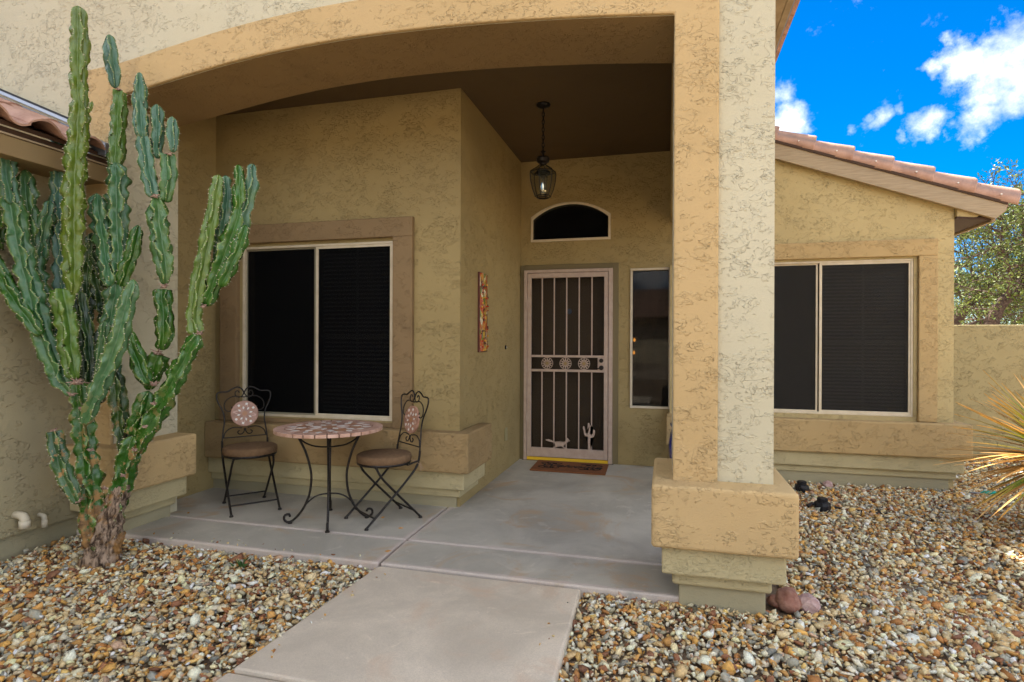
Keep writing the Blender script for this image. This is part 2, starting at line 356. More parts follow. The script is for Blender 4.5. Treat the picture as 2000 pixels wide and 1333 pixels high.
M['rockpink'] = mat('pale_pink_rock', (.44, .29, .26), .85, fn=f_grain((.36, .22, .20), (.52, .38, .34), 16, bd=.014))
M['teal'] = mat('teal_plastic', (.0, .30, .22), .35)
M['weed'] = mat('weed_leaf', (.05, .11, .025), .6)
M['roofdist'] = mat('distant_brown_roof', (.20, .12, .09), .9)
M['plate'] = mat('painted_outlet_plate', (.30, .26, .13), .5)

# ================================================================== SETTING
G = -.062
mb = MB().box(-400, 400, -300, 900, G-1, G); ground = mb.build('ground', M['far_gravel'], kind='structure')
# patio slabs and path, each pour a slab of its own with an eased edge
patio = MB().box(-3.95, .45, 3.13, 6.22, -.12, -.025).build('patio', M['joint'], kind='structure')
def slab(poly, z0, z1, m, parent, bev=.012, name='concrete_slab'):
    return MB().prism(poly, 'Z', z0, z1).build(name, m, parent, bevel=bev)
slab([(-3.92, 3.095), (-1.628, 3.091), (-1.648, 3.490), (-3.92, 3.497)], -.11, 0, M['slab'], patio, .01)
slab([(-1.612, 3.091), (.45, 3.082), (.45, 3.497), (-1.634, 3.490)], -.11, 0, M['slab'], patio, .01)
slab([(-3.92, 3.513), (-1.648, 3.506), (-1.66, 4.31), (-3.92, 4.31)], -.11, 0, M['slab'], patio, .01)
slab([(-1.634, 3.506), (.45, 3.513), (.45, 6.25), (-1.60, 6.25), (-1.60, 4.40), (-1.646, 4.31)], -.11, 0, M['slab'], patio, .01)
path = MB().box(-1.60, -.45, -1.6, 3.02, -.13, -.045).build('path', M['soil'], kind='structure')
ys = [3.068, 1.935, .75, -.45, -1.7]
for i in range(4):
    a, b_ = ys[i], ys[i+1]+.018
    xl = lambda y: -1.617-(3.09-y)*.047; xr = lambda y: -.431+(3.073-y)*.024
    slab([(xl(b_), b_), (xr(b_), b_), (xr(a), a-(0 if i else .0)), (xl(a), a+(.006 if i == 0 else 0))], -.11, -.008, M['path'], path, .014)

# ================================================================== HOUSE
house = thing('house', 'tan stucco ranch house with wide arched porch, brown trim and clay tiled roofs', 'house', (-1.8, 4.5, 0))
HY = house
arch = [(-3.604, 2.924), (-3.45, 2.945), (-3.3, 2.966), (-3.0, 3.008), (-2.7, 3.046), (-2.4, 3.074), (-2.1, 3.090), (-1.78, 3.097), (-1.45, 3.092), (-1.1, 3.078), (-.75, 3.055), (-.4, 3.025), (-.1, 2.993), (.034, 2.978)]
arch = [(float(p[0]), float(p[1])) for p in catmull([(a, b, 0) for a, b in arch], .08)]
FY0, FY1 = 3.106, 3.633
mb = MB()
top = 4.12
def arch_cols(mb, lo, hi, y0, y1, mi=0, und=None):
    """vertical strips between the two curves lo(i) and hi(i)"""
    n = len(lo); vs = []
    for y in (y0, y1):
        vs += [(x, y, z) for x, z in lo]+[(x, y, z) for x, z in hi]
    fs = []; ms = []
    for i in range(n-1):
        fs.append((i, i+1, n+i+1, n+i)); fs.append((2*n+i+1, 2*n+i, 3*n+i, 3*n+i+1))
        fs.append((i+1, i, 2*n+i, 2*n+i+1)); fs.append((n+i, n+i+1, 3*n+i+1, 3*n+i)); ms += [mi, mi, und if und is not None else mi, mi]
    fs.append((0, n, 3*n, 2*n)); fs.append((n-1, 2*n+n-1, 4*n-1, 2*n-1)); ms += [mi, mi]
    o = len(mb.v); mb.v += vs; mb.f += [[k+o for k in f] for f in fs]; mb.m += ms
lo = arch; hi = [(x, top) for x, z in arch]
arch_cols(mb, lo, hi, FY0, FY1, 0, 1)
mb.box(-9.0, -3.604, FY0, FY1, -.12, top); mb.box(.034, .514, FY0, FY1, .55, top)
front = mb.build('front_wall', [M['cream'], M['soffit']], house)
# brown band following the arch and both columns
def offset_curve(c, d):
    out = []
    for i, (x, z) in enumerate(c):
        a = c[max(0, i-1)]; b = c[min(len(c)-1, i+1)]; dx, dz = b[0]-a[0], b[1]-a[1]; l = math.hypot(dx, dz); out.append((x-dz/l*d, z+dx/l*d))
    return out
outer = offset_curve(arch, .215)
outer[0] = (-3.821, outer[0][1]-.005); outer[-1] = (.251, outer[-1][1]-.01)
def band(y0, y1):
    inn = [(-3.604, .5)]+arch+[(.034, .5)]; out = [(-3.821, .5)]+outer+[(.251, .5)]
    n = len(inn); vs = [(x, y0, z) for x, z in inn]+[(x, y0, z) for x, z in out]+[(x, y1, z) for x, z in inn]+[(x, y1, z) for x, z in out]
    fs = []
    for i in range(n-1):
        fs += [(i, n+i, n+i+1, i+1), (2*n+i, 2*n+i+1, 3*n+i+1, 3*n+i), (i, i+1, 2*n+i+1, 2*n+i), (n+i, 3*n+i, 3*n+i+1, n+i+1)]
    fs += [(0, 2*n, 3*n, n), (n-1, 2*n-1, 4*n-1, 3*n-1)]
    m = MB(); m.add(vs, fs); return m
bd = band(3.078, 3.1055)
# the band returns under the arch a little in front of the underside
trim = bd.build('arch_trim', M['brown'], front, bevel=.009)

def pedestal(x0, x1, y0, y1, name='pedestal', left=False):
    a = MB().box(x0, x1, y0, y1, .288, .597).build(name, M['brown'], house, bevel=.018, seg=3)
    MB().box(x0+.05, x1-.045, y0+.05, y1-.05, .146, .2885).build('pedestal_tier', M['tier'], a, bevel=.010)
    MB().box(x0+.10, x1-.10, y0+.095, y1-.09, .080, .1465).build('pedestal_tier', M['tier'], a, bevel=.016, seg=3)
    MB().box(x0+.135, x1-.125, y0+.13, y1-.12, -.13, .0805).build('pedestal_base', M['stem'], a, bevel=.006)
    return a
pedestal(-.068, .60, 2.939, 3.655)
pedestal(-3.93, -3.425, 2.965, 3.64)

# porch side wall at the far left, window wall, side wall to the door, door wall
CZ = 3.283
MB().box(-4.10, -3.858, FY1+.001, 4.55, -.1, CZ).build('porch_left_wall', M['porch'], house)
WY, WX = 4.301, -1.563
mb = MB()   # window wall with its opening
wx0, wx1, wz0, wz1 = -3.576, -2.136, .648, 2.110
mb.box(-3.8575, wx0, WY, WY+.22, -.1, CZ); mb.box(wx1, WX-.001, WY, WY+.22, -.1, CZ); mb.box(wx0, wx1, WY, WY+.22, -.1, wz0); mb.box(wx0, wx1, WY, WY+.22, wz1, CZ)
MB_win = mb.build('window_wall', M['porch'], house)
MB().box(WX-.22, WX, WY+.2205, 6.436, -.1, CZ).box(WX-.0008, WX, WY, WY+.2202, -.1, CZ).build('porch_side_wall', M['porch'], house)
DY = 6.256; DX0, DX1, DZ = -1.530, -.535, 2.095
ax0, ax1, az0, az1, az2 = -1.448, -.577, 2.392, 2.665, 2.815      # arched window
sx0, sx1, sz0, sz1 = -.370, .046, .602, 2.073                      # side light
def arch_top(n=14, e=0.):
    cx = (ax0+ax1)/2; hw = (ax1-ax0)/2-e; rise = az2-az1; Rr = (hw*hw+rise*rise)/(2*rise); cz = az2-e-Rr; out = []
    for i in range(n+1):
        x = cx-hw+2*hw*i/n; out.append((x, cz+math.sqrt(Rr*Rr-(x-cx)**2)))
    return out
mb = MB(); y0, y1 = DY, DY+.18
mb.box(WX+.001, DX0, y0, y1, -.1, az0); mb.box(DX0, DX1, y0, y1, DZ, az0); mb.box(DX1, sx0, y0, y1, -.1, az0)
mb.box(sx0, sx1, y0, y1, -.1, sz0); mb.box(sx0, sx1, y0, y1, sz1, az0); mb.box(sx1, .60, y0, y1, -.1, az0)
mb.box(WX+.001, ax0, y0, y1, az0, CZ); mb.box(ax1, .60, y0, y1, az0, CZ)
at = arch_top(); arch_cols(mb, at, [(x, CZ) for x, z in at], y0, y1)
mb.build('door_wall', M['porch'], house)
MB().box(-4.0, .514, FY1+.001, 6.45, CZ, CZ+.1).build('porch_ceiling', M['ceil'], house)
MB().box(.030, .513, FY1+.001, 6.155, 2.52, CZ-.001).build('side_beam', M['porch'], house, bevel=.01)
# ledge with stepped tiers under the window, turning the corner
def ledge(name, x0, x1, y0, y1, ret=None, z1=.597, z0=.287, matl='brown', left_open=True):
    def lpoly(o, xo):
        if ret: return [(x0, y0+o), (x1-xo, y0+o), (x1-xo, ret-o), (WX+.001, ret-o), (WX+.001, y1-.001), (x0, y1-.001)]
        return [(x0+xo, y0+o), (x1-xo, y0+o), (x1-xo, y1+.25-o), (x0+xo, y1+.25-o)]
    a = MB().prism(lpoly(0, 0), 'Z', z0, z1).build(name, M[matl], house, bevel=.012)
    MB().prism(lpoly(.045, .05), 'Z', z0-.138, z0+.0005).build('ledge_tier', M['tier'], a, bevel=.008)
    MB().prism(lpoly(.082, .095), 'Z', z0-.203, z0-.1375).build('ledge_tier', M['tier'], a, bevel=.008)
    if ret: MB().box(x0, WX-.02, y0+.105, WY-.002, -.1, z0-.2025).build('ledge_base', M['stem'], a, bevel=.005)
    else: MB().prism(lpoly(.10, .15), 'Z', -.13, z0-.2025).build('ledge_base', M['stem'], a, bevel=.005)
    return a
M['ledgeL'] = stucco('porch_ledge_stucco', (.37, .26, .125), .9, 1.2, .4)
ledge('window_ledge', -3.857, -1.448, 4.173, WY, ret=4.80, matl='ledgeL')

# surround trim of the porch window
mb = MB(); ty0, ty1 = 4.252, WY-.0008
mb.box(-3.775, -3.600, ty0, ty1, .598, 2.135); mb.box(-2.122, -1.951, ty0, ty1, .598, 2.135); mb.box(-3.775, -1.951, ty0, ty1, 2.135, 2.291); mb.box(-3.600, -2.122, ty0+.03, ty1, .598, .636)
mb.build('window_trim', M['trimdk'], MB_win, bevel=.006)

def add_window(x0, x1, z0, z1, xm, y, rightlit=True, blinds='right', split=True):
    """sliding window with almond frame, two dark sun screens, blinds and glass behind"""
    fw = .020; m = MB()
    m.box(x0, x1, y-.004, y+.10, z1-fw, z1).box(x0, x1, y-.004, y+.10, z0, z0+fw).box(x0, x0+fw, y-.004, y+.10, z0+fw, z1-fw).box(x1-fw, x1, y-.004, y+.10, z0+fw, z1-fw)
    win = m.build('window', M['frame'], house, bevel=.003)
    def sash(a, b, yy, mt, wdt):
        mm = MB(); c, d = z0+fw*.8, z1-fw*.8
        mm.box(a, b, yy, yy+.018, d-wdt, d).box(a, b, yy, yy+.018, c, c+wdt).box(a, a+wdt, yy, yy+.018, c+wdt, d-wdt).box(b-wdt, b, yy, yy+.018, c+wdt, d-wdt)
        mm.build('screen_frame', mt, win, bevel=.003)
        MB().box(a+wdt-.002, b-wdt+.002, yy+.006, yy+.009, c+wdt-.002, d-wdt+.002).build('sun_screen', M['screenT'] if rightlit else M['screenR'], win)
        for ex in (a+.08, b-.08):
            for ez in (z0+.006, z1-.006): MB().tube([(ex, y-.010, ez), (ex, y+.0, ez)], .006, 8).build('screen_clip', M['frame'], win)
    if split:
        sash(x0+fw*.6, xm-.004, y+.022, M['frame_gray'] if rightlit else M['frame'], .018); sash(xm+.004, x1-fw*.6, y+.004, M['frame'], .024)
    else: sash(x0+fw*.6, x1-fw*.6, y+.006, M['frame'], .018)
    # glass, muntins, blinds and the dark room
    MB().box(x0+fw, x1-fw, y+.052, y+.056, z0+fw, z1-fw).build('glass_pane', M['pane'], win)
    if blinds:
        a = (xm if blinds == 'right' else x0+fw)
        mm = MB(); cx = (xm+x1)/2; mm.box(cx-.009, cx+.009, y+.060, y+.066, z0+fw, z1-fw); cz = z0+(z1-z0)*.47; mm.box(xm+.02, x1-fw, y+.061, y+.065, cz-.009, cz+.009); mm.build('muntin', M['slat'], win)
        z = z0+.05
        me = None
        while z < z1-.04:
            if me is None:
                s = MB().hexa([(a+.03, y+.080, 0), (x1-.04, y+.080, 0), (x1-.04, y+.10, .014), (a+.03, y+.10, .014), (a+.03, y+.080, .0025), (x1-.04, y+.080, .0025), (x1-.04, y+.10, .0165), (a+.03, y+.10, .0165)]).build('blind_slat', M['slat'], win); me = s.data
            else: s = bpy.data.objects.new('blind_slat', me); COL.objects.link(s); s.parent = win
            s.location = (0, 0, z); z += .034
    MB().box(x0+.01, x1-.01, y+.145, y+.15, z0+.01, z1-.01).build('dark_backing', M['black'], win)
    return win
M['screenT'] = mat('dark_sun_screen_mesh', (.006, .006, .006), .6, spec=.03, alpha=.60)
M['screenR'] = mat('charcoal_sun_screen_mesh', (.036, .034, .030), .6, spec=.03, alpha=.55)
M['pane'] = mat('window_glass', (.01, .01, .01), .03, spec=.5, alpha=.30)
add_window(wx0, wx1, wz0, wz1, -2.860, WY+.003)

# ---- arched transom window over the door
m = MB(); a_out = arch_top(); a_in = arch_top(e=.026)
out = [(ax0, az0)]+a_out+[(ax1, az0)]; inn = [(ax0+.026, az0+.026)]+a_in+[(ax1-.026, az0+.026)]
n = len(out); vs = [(x, DY-.012, z) for x, z in out]+[(x, DY-.012, z) for x, z in inn]+[(x, DY+.08, z) for x, z in out]+[(x, DY+.08, z) for x, z in inn]; fs = []
for i in range(n):
    j = (i+1) % n; fs += [(i, j, n+j, n+i), (n+i, n+j, 3*n+j, 3*n+i), (i, 2*n+i, 2*n+j, j), (2*n+i, 3*n+i, 3*n+j, 2*n+j)]
aw = m.add(vs, fs).build('arched_window', M['frame'], house, bevel=.004)
MB().prism([(x, z) for x, z in inn], 'Y', DY+.006, DY+.010).build('sun_screen', M['screenT'], aw)
MB().prism([(x, z) for x, z in inn], 'Y', DY+.09, DY+.095).build('dark_backing', M['black'], aw)
# ---- side light
sw = MB(); f = .024
for bx in ((sx0, sx1, sz1-f, sz1), (sx0, sx1, sz0, sz0+f), (sx0, sx0+f, sz0+f, sz1-f), (sx1-f, sx1, sz0+f, sz1-f)): sw.box(bx[0], bx[1], DY-.014, DY+.06, bx[2], bx[3])
sw = sw.build('side_light_window', M['frame'], house, bevel=.004)
MB().box(sx0+f-.001, sx1-f+.001, DY+.004, DY+.007, sz0+f-.001, sz1-f+.001).build('sun_screen', mat('side_light_screen', (.016, .013, .009), .6, spec=.03, alpha=.25), sw)
MB().box(sx0+f, sx1-f, DY+.04, DY+.044, sz0+f, sz1-f).build('glass_pane', mat('side_light_glass', (.02, .018, .015), .03, spec=.6, alpha=.45), sw)
def f_room(t, b, L):
    p = t.pos(); n = t.noise(t.n('ShaderNodeMapping', 0, ins={'Vector': p, 'Scale': (3, 1, 1)}), 3.2, 4, .6); L(t.ramp(n, [(.35, (.010, .008, .006)), (.52, (.06, .045, .025)), (.62, (.16, .10, .06)), (.72, (.05, .03, .02))]), 'Base Color')
M['room'] = mat('dim_hall_interior', (.03, .02, .015), .8, fn=f_room)
MB().box(-.60, .60, DY+1.2, DY+1.25, 0, 2.9).box(-.60, -.58, DY+.2, DY+1.2, 0, 2.9).box(.58, .60, DY+.2, DY+1.2, 0, 2.9).box(-.6, .6, DY+.19, DY+1.25, 2.9, 2.92).box(-.6, .6, DY+.19, DY+1.25, -.02, 0).build('hall_interior', M['room'], house)
for u, v in ((1239, 665), (1238, 690)):
    p = depth_pt(u, v, 6.77); s = thing('hall_lamp', 'small orange %s lamp bulb glowing inside the narrow side window' % ('upper' if v < 680 else 'lower'), 'lamp', (p.x, p.y, p.z), group='glowing bulbs in the side window')
    MB().lathe([(.002, .03), (.012, .016), (.016, 0), (.012, -.012), (.003, -.018)][::-1], tuple(p), 12).build('bulb', M['bulb'], s, smooth=True)
    MB().lathe([(.010, -.03), (.014, -.026), (.010, -.016), (.004, -.014)], tuple(p), 10).build('lamp_socket', M['brass'], s)

# ---- entry door: casing, panelled door and security screen door
m = MB(); m.box(WX+.002, DX0+.016, DY-.022, DY-.001, 0, 2.137).box(DX1-.016, -.491, DY-.022, DY-.001, 0, 2.137).box(DX0+.016, DX1-.016, DY-.022, DY-.001, 2.080, 2.137)
casing = m.build('door_casing', M['doortrim'], house, bevel=.004)
fd = MB().box(DX0+.005, DX1-.005, DY+.105, DY+.145, .01, 2.09).build('front_door', M['doorpaint'], house)
for cx in (-1.245, -.825):
    for z0, z1 in ((1.70, 1.93), (1.08, 1.60), (.25, .92)):
        hw = .14; m = MB(); y = DY+.1045
        m.box(cx-hw, cx+hw, y-.004, y, z0, z1).box(cx-hw+.03, cx+hw-.03, y-.014, y-.0045, z0+.03, z1-.03)
        m.build('door_panel', M['doorpaint'], fd, bevel=.006)
MB().tube([(-1.035, DY+.09, 1.63), (-1.035, DY+.104, 1.63)], .030, 20).build('door_disc', mat('dull_silver_disc', (.20, .24, .30), .25, .5), fd)  # pale round disc on the upper door
m = MB(); y0, y1 = DY-.048, DY+.0
m.box(-1.514, -1.480, y0, y1, .002, 2.08).box(-.592, -.550, y0, y1, .002, 2.08).box(-1.480, -.592, y0, y1, 2.048, 2.08)
sdoor = m.build('security_door', M['secdoor'], house, bevel=.003)
m = MB(); y0, y1 = DY-.042, DY-.010; lx0, lx1, lz0, lz1 = -1.476, -.596, .042, 2.044; ox0, ox1 = -1.433, -.640
m.box(lx0, ox0, y0, y1, lz0, lz1).box(ox1, lx1, y0, y1, lz0, lz1).box(ox0, ox1, y0, y1, lz1-.052, lz1).box(ox0, ox1, y0, y1, lz0, .142)
m.box(ox0, ox1, y0, y1, 1.128, 1.152).box(ox0, ox1, y0, y1, .972, .998); m.box(-.706, ox1, y0, y1, .9985, 1.1275)
m.build('door_leaf', M['secdoor'], sdoor, bevel=.003)
for bx in (-1.313, -1.179, -1.043, -.907, -.770):
    for a, b_ in ((1.150, 1.994), (.140, .974)):
        MB().box(bx-.0065, bx+.0065, DY-.034, DY-.021, a, b_).build('security_bar', M['secdoor'], sdoor, bevel=.002)
for sxx in (-1.254, -1.053, -.852):
    c = Vector((sxx, DY-.031, 1.063)); m = MB()
    m.tube([(c.x+.062*math.cos(a), c.y, c.z+.062*math.sin(a)) for a in np.linspace(0, 2*math.pi, 25)[:-1]], .0035, 6, closed=True)
    for k in range(12):
        a = k*math.pi/6; ca, sa = math.cos(a), math.sin(a); q = lambda r, w: (c.x+r*ca-w*sa, c.z+r*sa+w*ca)
        m.prism([q(.017, .002), q(.036, .007), q(.060, .0015), q(.060, -.0015), q(.036, -.007), q(.017, -.002)], 'Y', c.y-.003, c.y+.003)
    sb = m.build('sunburst', M['secdoor'], sdoor)
    MB().tube([(c.x, c.y-.008, c.z), (c.x, c.y+.006, c.z)], .019, 16).build('sunburst_hub', M['brass'], sb)
# running bird and saguaro cut-outs
bird = [(-1.266, .232), (-1.235, .236), (-1.196, .226), (-1.176, .212), (-1.130, .218), (-1.095, .222), (-1.070, .212), (-1.046, .222), (-1.040, .240), (-1.036, .262), (-1.020, .254), (-1.012, .240), (-.996, .228), (-1.020, .226), (-1.034, .208), (-1.052, .192), (-1.072, .172), (-1.060, .158), (-1.030, .148), (-1.034, .142), (-1.068, .147), (-1.092, .166), (-1.120, .164), (-1.142, .160), (-1.168, .146), (-1.190, .140), (-1.186, .150), (-1.160, .166), (-1.166, .188), (-1.190, .206), (-1.216, .210), (-1.262, .222)]
def cut(pts, name):
    bm = bmesh.new(); vs = [bm.verts.new((x, 0, z)) for x, z in pts]; fc = bm.faces.new(vs); bmesh.ops.triangulate(bm, faces=[fc])
    r = bmesh.ops.extrude_face_region(bm, geom=bm.faces[:]); bmesh.ops.translate(bm, verts=[g for g in r['geom'] if isinstance(g, bmesh.types.BMVert)], vec=(0, .005, 0))
    bmesh.ops.recalc_face_normals(bm, faces=bm.faces[:]); me = bpy.data.meshes.new(name); bm.to_mesh(me); bm.free(); me.materials.append(M['secdoor'])
    o = bpy.data.objects.new(name, me); COL.objects.link(o); o.parent = sdoor; o.location = Vector((0, DY-.042, 0))-house.location; return o
cut([(x, z) for x, z in bird], 'bird_cutout')
sag = [(-.806, .142), (-.804, .19), (-.808, .24), (-.806, .285), (-.830, .286), (-.846, .305), (-.852, .345), (-.862, .375), (-.858, .395), (-.846, .392), (-.838, .36), (-.832, .325), (-.820, .312), (-.808, .318), (-.810, .38), (-.808, .425), (-.797, .432), (-.790, .42), (-.786, .400), (-.772, .412), (-.766, .398), (-.780, .375), (-.785, .33), (-.780, .308), (-.762, .305), (-.752, .325), (-.752, .355), (-.742, .362), (-.730, .352), (-.732, .315), (-.742, .285), (-.765, .272), (-.780, .270), (-.782, .22), (-.776, .142)]
cut(sag, 'saguaro_cutout')
MB().box(ox0-.002, ox1+.002, DY-.016, DY-.014, .14, 1.995).build('mesh_screen', mat('door_mesh', (.012, .010, .007), .7, spec=.03, alpha=.24), sdoor)
for zz, r in ((1.098, .022), (1.022, .024)):
    k = MB().tube([(-.667, DY-.064, zz), (-.667, DY-.058, zz), (-.667, DY-.043, zz)], [r*.75, r, r*1.05], 18).build('door_lock' if zz > 1.05 else 'door_knob', M['bronze'], sdoor, smooth=False)
MB().tube([(-.667, DY-.066, 1.022), (-.70, DY-.070, 1.014), (-.735, DY-.068, 1.012)], [.008, .006, .004], 8).build('door_handle', M['bronze'], sdoor)
for zz in (1.70, .46): MB().tube([(-1.480, DY-.052, zz-.05), (-1.480, DY-.052, zz+.05)], .007, 8).box(-1.496, -1.462, DY-.051, DY-.047, zz-.045, zz+.045).build('door_hinge', M['secdoor'], sdoor)
MB().box(-1.478, -.594, DY-.035, DY-.012, .004, .036).build('door_sweep', M['yellow'], sdoor)
MB().box(DX0, DX1, DY-.055, DY+.17, -.01, .003).build('door_sill', M['bronze'], house)
bell = thing('doorbell', 'tiny round doorbell button on the porch side wall left of the door', 'doorbell', (WX, 5.628, 1.239))
MB().tube([(WX, 5.628, 1.239), (WX+.008, 5.628, 1.239), (WX+.012, 5.628, 1.239)], [.022, .020, .012], 14).build('bell_plate', M['bronze'], bell); MB().tube([(WX+.010, 5.628, 1.239), (WX+.016, 5.628, 1.239)], .008, 10).build('bell_button', M['white_tile'], bell)
pl = thing('outlet_cover', 'painted outlet cover low on the porch side wall near the door', 'outlet cover', (WX, 5.65, .31)); MB().box(WX, WX+.012, 5.605, 5.685, .30, .43).build('cover_plate', M['plate'], pl, bevel=.004); MB().box(WX+.012, WX+.015, 5.625, 5.665, .325, .405).build('cover_lid', M['plate'], pl)

# ---- right wing
RY, RYT = 6.156, 6.116
rz = lambda x: 3.449-.372*x+.02
rx0, rx1, rz0, rz1, rxm = .63, 2.212, .612, 2.083, 1.418
mb = MB(); ry1 = RY+.20
mb.box(.0345, rx0, RY, ry1, -.12, rz0).box(rx1, 2.533, RY, ry1, -.12, rz0).box(rx0, rx1, RY, ry1, -.12, rz0)
mb.box(.0345, rx0, RY, ry1, rz0, rz1).box(rx1, 2.533, RY, ry1, rz0, rz1)
mb.prism([(.515, rz1), (2.533, rz1), (2.533, rz(2.533)), (.515, rz(.515))], 'Y', RY, ry1)
wing = mb.build('wing_wall', M['wing'], house)
MB().box(2.333, 2.533, ry1+.001, 12, -.12, rz(2.533)).build('wing_side_wall', M['wing'], house)
mb = MB(); b0 = RY-.0008
mb.box(.515, 2.393, RYT, b0, 2.100, 2.257).box(2.240, 2.393, RYT, b0, .575, 2.100).box(.515, .60, RYT, b0, .575, 2.100)
mb.build('window_trim', M['trimrt'], wing, bevel=.008)
add_window(rx0, rx1, rz0, rz1, rxm, RY+.012, False)
ledge('window_ledge', .002, 2.640, 6.039, RY-.001, z1=.572, z0=.262, matl='trimrt')
# roof over the wing
SL = math.atan(.372); ty = lambda x, d: 3.449-.372*x+d
roof = MB().hexa([(.3, 6.06, ty(.3, .15)), (2.90, 6.06, ty(2.90, .15)), (2.90, 12, ty(2.90, .15)), (.3, 12, ty(.3, .15)), (.3, 6.06, ty(.3, .175)), (2.90, 6.06, ty(2.90, .175)), (2.90, 12, ty(2.90, .175)), (.3, 12, ty(.3, .175))])
roof = roof.build('roof', M['eave'], house); roof['label'] = 'low roof of the right wing'
fa = MB().prism([(.515, ty(.515, .0)), (2.815, ty(2.815, 0.)), (2.895, ty(2.895, .10)), (2.895, ty(2.895, .152)), (.515, ty(.515, .152))], 'Y', 6.072, 6.112).build('fascia_board', M['fascia'], roof, bevel=.003)
MB().hexa([(2.534, 6.113, 2.425), (2.80, 6.113, 2.40), (2.80, 12, 2.40), (2.534, 12, 2.425), (2.534, 6.113, 2.445), (2.80, 6.113, 2.42), (2.80, 12, 2.42), (2.534, 12, 2.445)]).build('eave_soffit', M['eave'], roof)
MB().box(2.801, 2.83, 6.113, 12, 2.385, 2.54).build('eave_fascia', M['fascia'], roof)
MB().prism([(2.5345, 2.425), (2.66, 2.425), (2.70, 2.435), (2.715, 2.455), (2.70, 2.50), (2.5345, 2.53)], 'Y', 6.114, 6.16).build('rafter_tail', M['wing'], roof, bevel=.008)
MB().box(2.5345, 2.80, 6.21, 6.225, 2.425, 2.60).build('added_eave_dark_fill', M['eave'], roof)  # dark fill panel added behind the rafter tail to darken the open eave
# rake tiles: tapered half barrels lapped down the slope, local X runs down the slope
def rake_tile():
    m = MB(); n = 12; L_ = .415; vs = []
    for (x, rr) in ((0, .083), (L_*.5, .091), (L_-.012, .101), (L_, .099)):
        for o_ in (0, -.014):
            for k in range(n+1):
                a = math.pi*(1-k/n); vs.append((x, -(rr+o_)*math.cos(a)*-1*1.0, (rr+o_)*(math.sin(a)**.75 if 0 < k < n else 0.)*1.62))
    s = 2*(n+1)
    fs = []
    for i in range(3):
        for k in range(n):
            a = i*s+k; b_ = (i+1)*s+k; fs.append((a, a+1, b_+1, b_)); a2 = a+n+1; b2 = b_+n+1; fs.append((a2, b2, b2+1, a2+1))
        for k in (0, n): fs.append((i*s+k, (i+1)*s+k, (i+1)*s+k+n+1, i*s+k+n+1))
    for i in (0, 3):
        for k in range(n): fs.append((i*s+k, i*s+k+1, i*s+k+n+2, i*s+k+n+1))
    vs2 = vs; m.add(vs2, fs); return m
tm = None; random.seed(4)
for i in range(8):
    xe = 2.966-.327*i; x0 = xe-.415*math.cos(SL)
    if tm is None: o = rake_tile().build('roof_tile', M['tile'], roof, local=True, smooth=True); tm = o.data
    else: o = bpy.data.objects.new('roof_tile', tm); COL.objects.link(o); o.parent = roof
    o.location = Vector((x0, 6.155, ty(x0, .155)+random.uniform(-.003, .003)))-house.location
    o.rotation_euler = (random.uniform(-.02, .02), SL-.035, random.uniform(-.008, .008))
    sp = MB().tube([(xe-.12, 6.06, ty(xe-.12, .22)), (xe-.12, 6.046, ty(xe-.12, .222))], .006, 8).build('tile_screw', M['white_tile'], roof)
def s_wave(mb, x0, x1, z0, z1, ya, per, n, amp, thick=.015, res=10):
    pass
# main roof eave along the right side, high above the wing
mroof = MB()
mroof.hexa([(-3, 2.6, 5.55), (.98, 2.6, 4.21), (.98, 13, 4.21), (-3, 13, 5.55), (-3, 2.6, 5.60), (.98, 2.6, 4.26), (.98, 13, 4.26), (-3, 13, 5.60)])
mroof.hexa([(-9.5, 2.6, 3.35), (-3, 2.6, 5.55), (-3, 13, 5.55), (-9.5, 13, 3.35), (-9.5, 2.6, 3.40), (-3, 2.6, 5.60), (-3, 13, 5.60), (-9.5, 13, 3.40)])
mr_ = mroof.build('roof', M['tile'], house); mr_['label'] = 'high roof over the porch'
MB().prism([(-9, top), (.513, top), (.513, 4.30), (-3, 5.48), (-9, 3.45)], 'Y', FY0+.02, FY1).build('gable_wall', M['cream'], house)
MB().box(.70, .93, 2.7, 13, 4.06, 4.085).build('eave_soffit', M['fascia'], mr_)
MB().box(.514, .6995, 2.7, 13, 4.075, 4.10).build('inner_soffit', M['eave'], mr_)  # darker inner band of the soffit next to the wall
MB().box(.931, .985, 2.6, 13, 4.055, 4.215).build('fascia_board', M['fascia'], mr_, bevel=.004)
MB().box(.986, 1.006, 2.6, 13, 4.085, 4.105).build('drip_edge', M['flash'], mr_)
tl = None
for i in range(26):
    y = 2.75+.33*i
    if tl is None:
        m = MB(); n = 8; vs = []
        for x in (0, .34):
            for k in range(n+1):
                a = math.pi*k/n; vs.append((x, -.16*math.cos(a), .055*math.sin(a)))
        m.add(vs, [(k, k+1, n+2+k, n+1+k) for k in range(n)]); o = m.build('roof_tile', M['tile'], mr_, local=True, smooth=True); tl = o.data
        md = o.modifiers.new('thick', 'SOLIDIFY'); md.thickness = .014
    else:
        o = bpy.data.objects.new('roof_tile', tl); COL.objects.link(o); o.parent = mr_; md = o.modifiers.new('thick', 'SOLIDIFY'); md.thickness = .014
    o.location = Vector((.75, y, 4.27))-house.location; o.rotation_euler = (0, .34, 0)
MB().box(.30, .513, FY1+.001, 13, CZ+.2, 4.12).build('main_side_wall', M['cream'], house)
MB().box(-9, .2, 12.6, 12.8, 0, 4.3).build('back_wall', M['cream'], house)

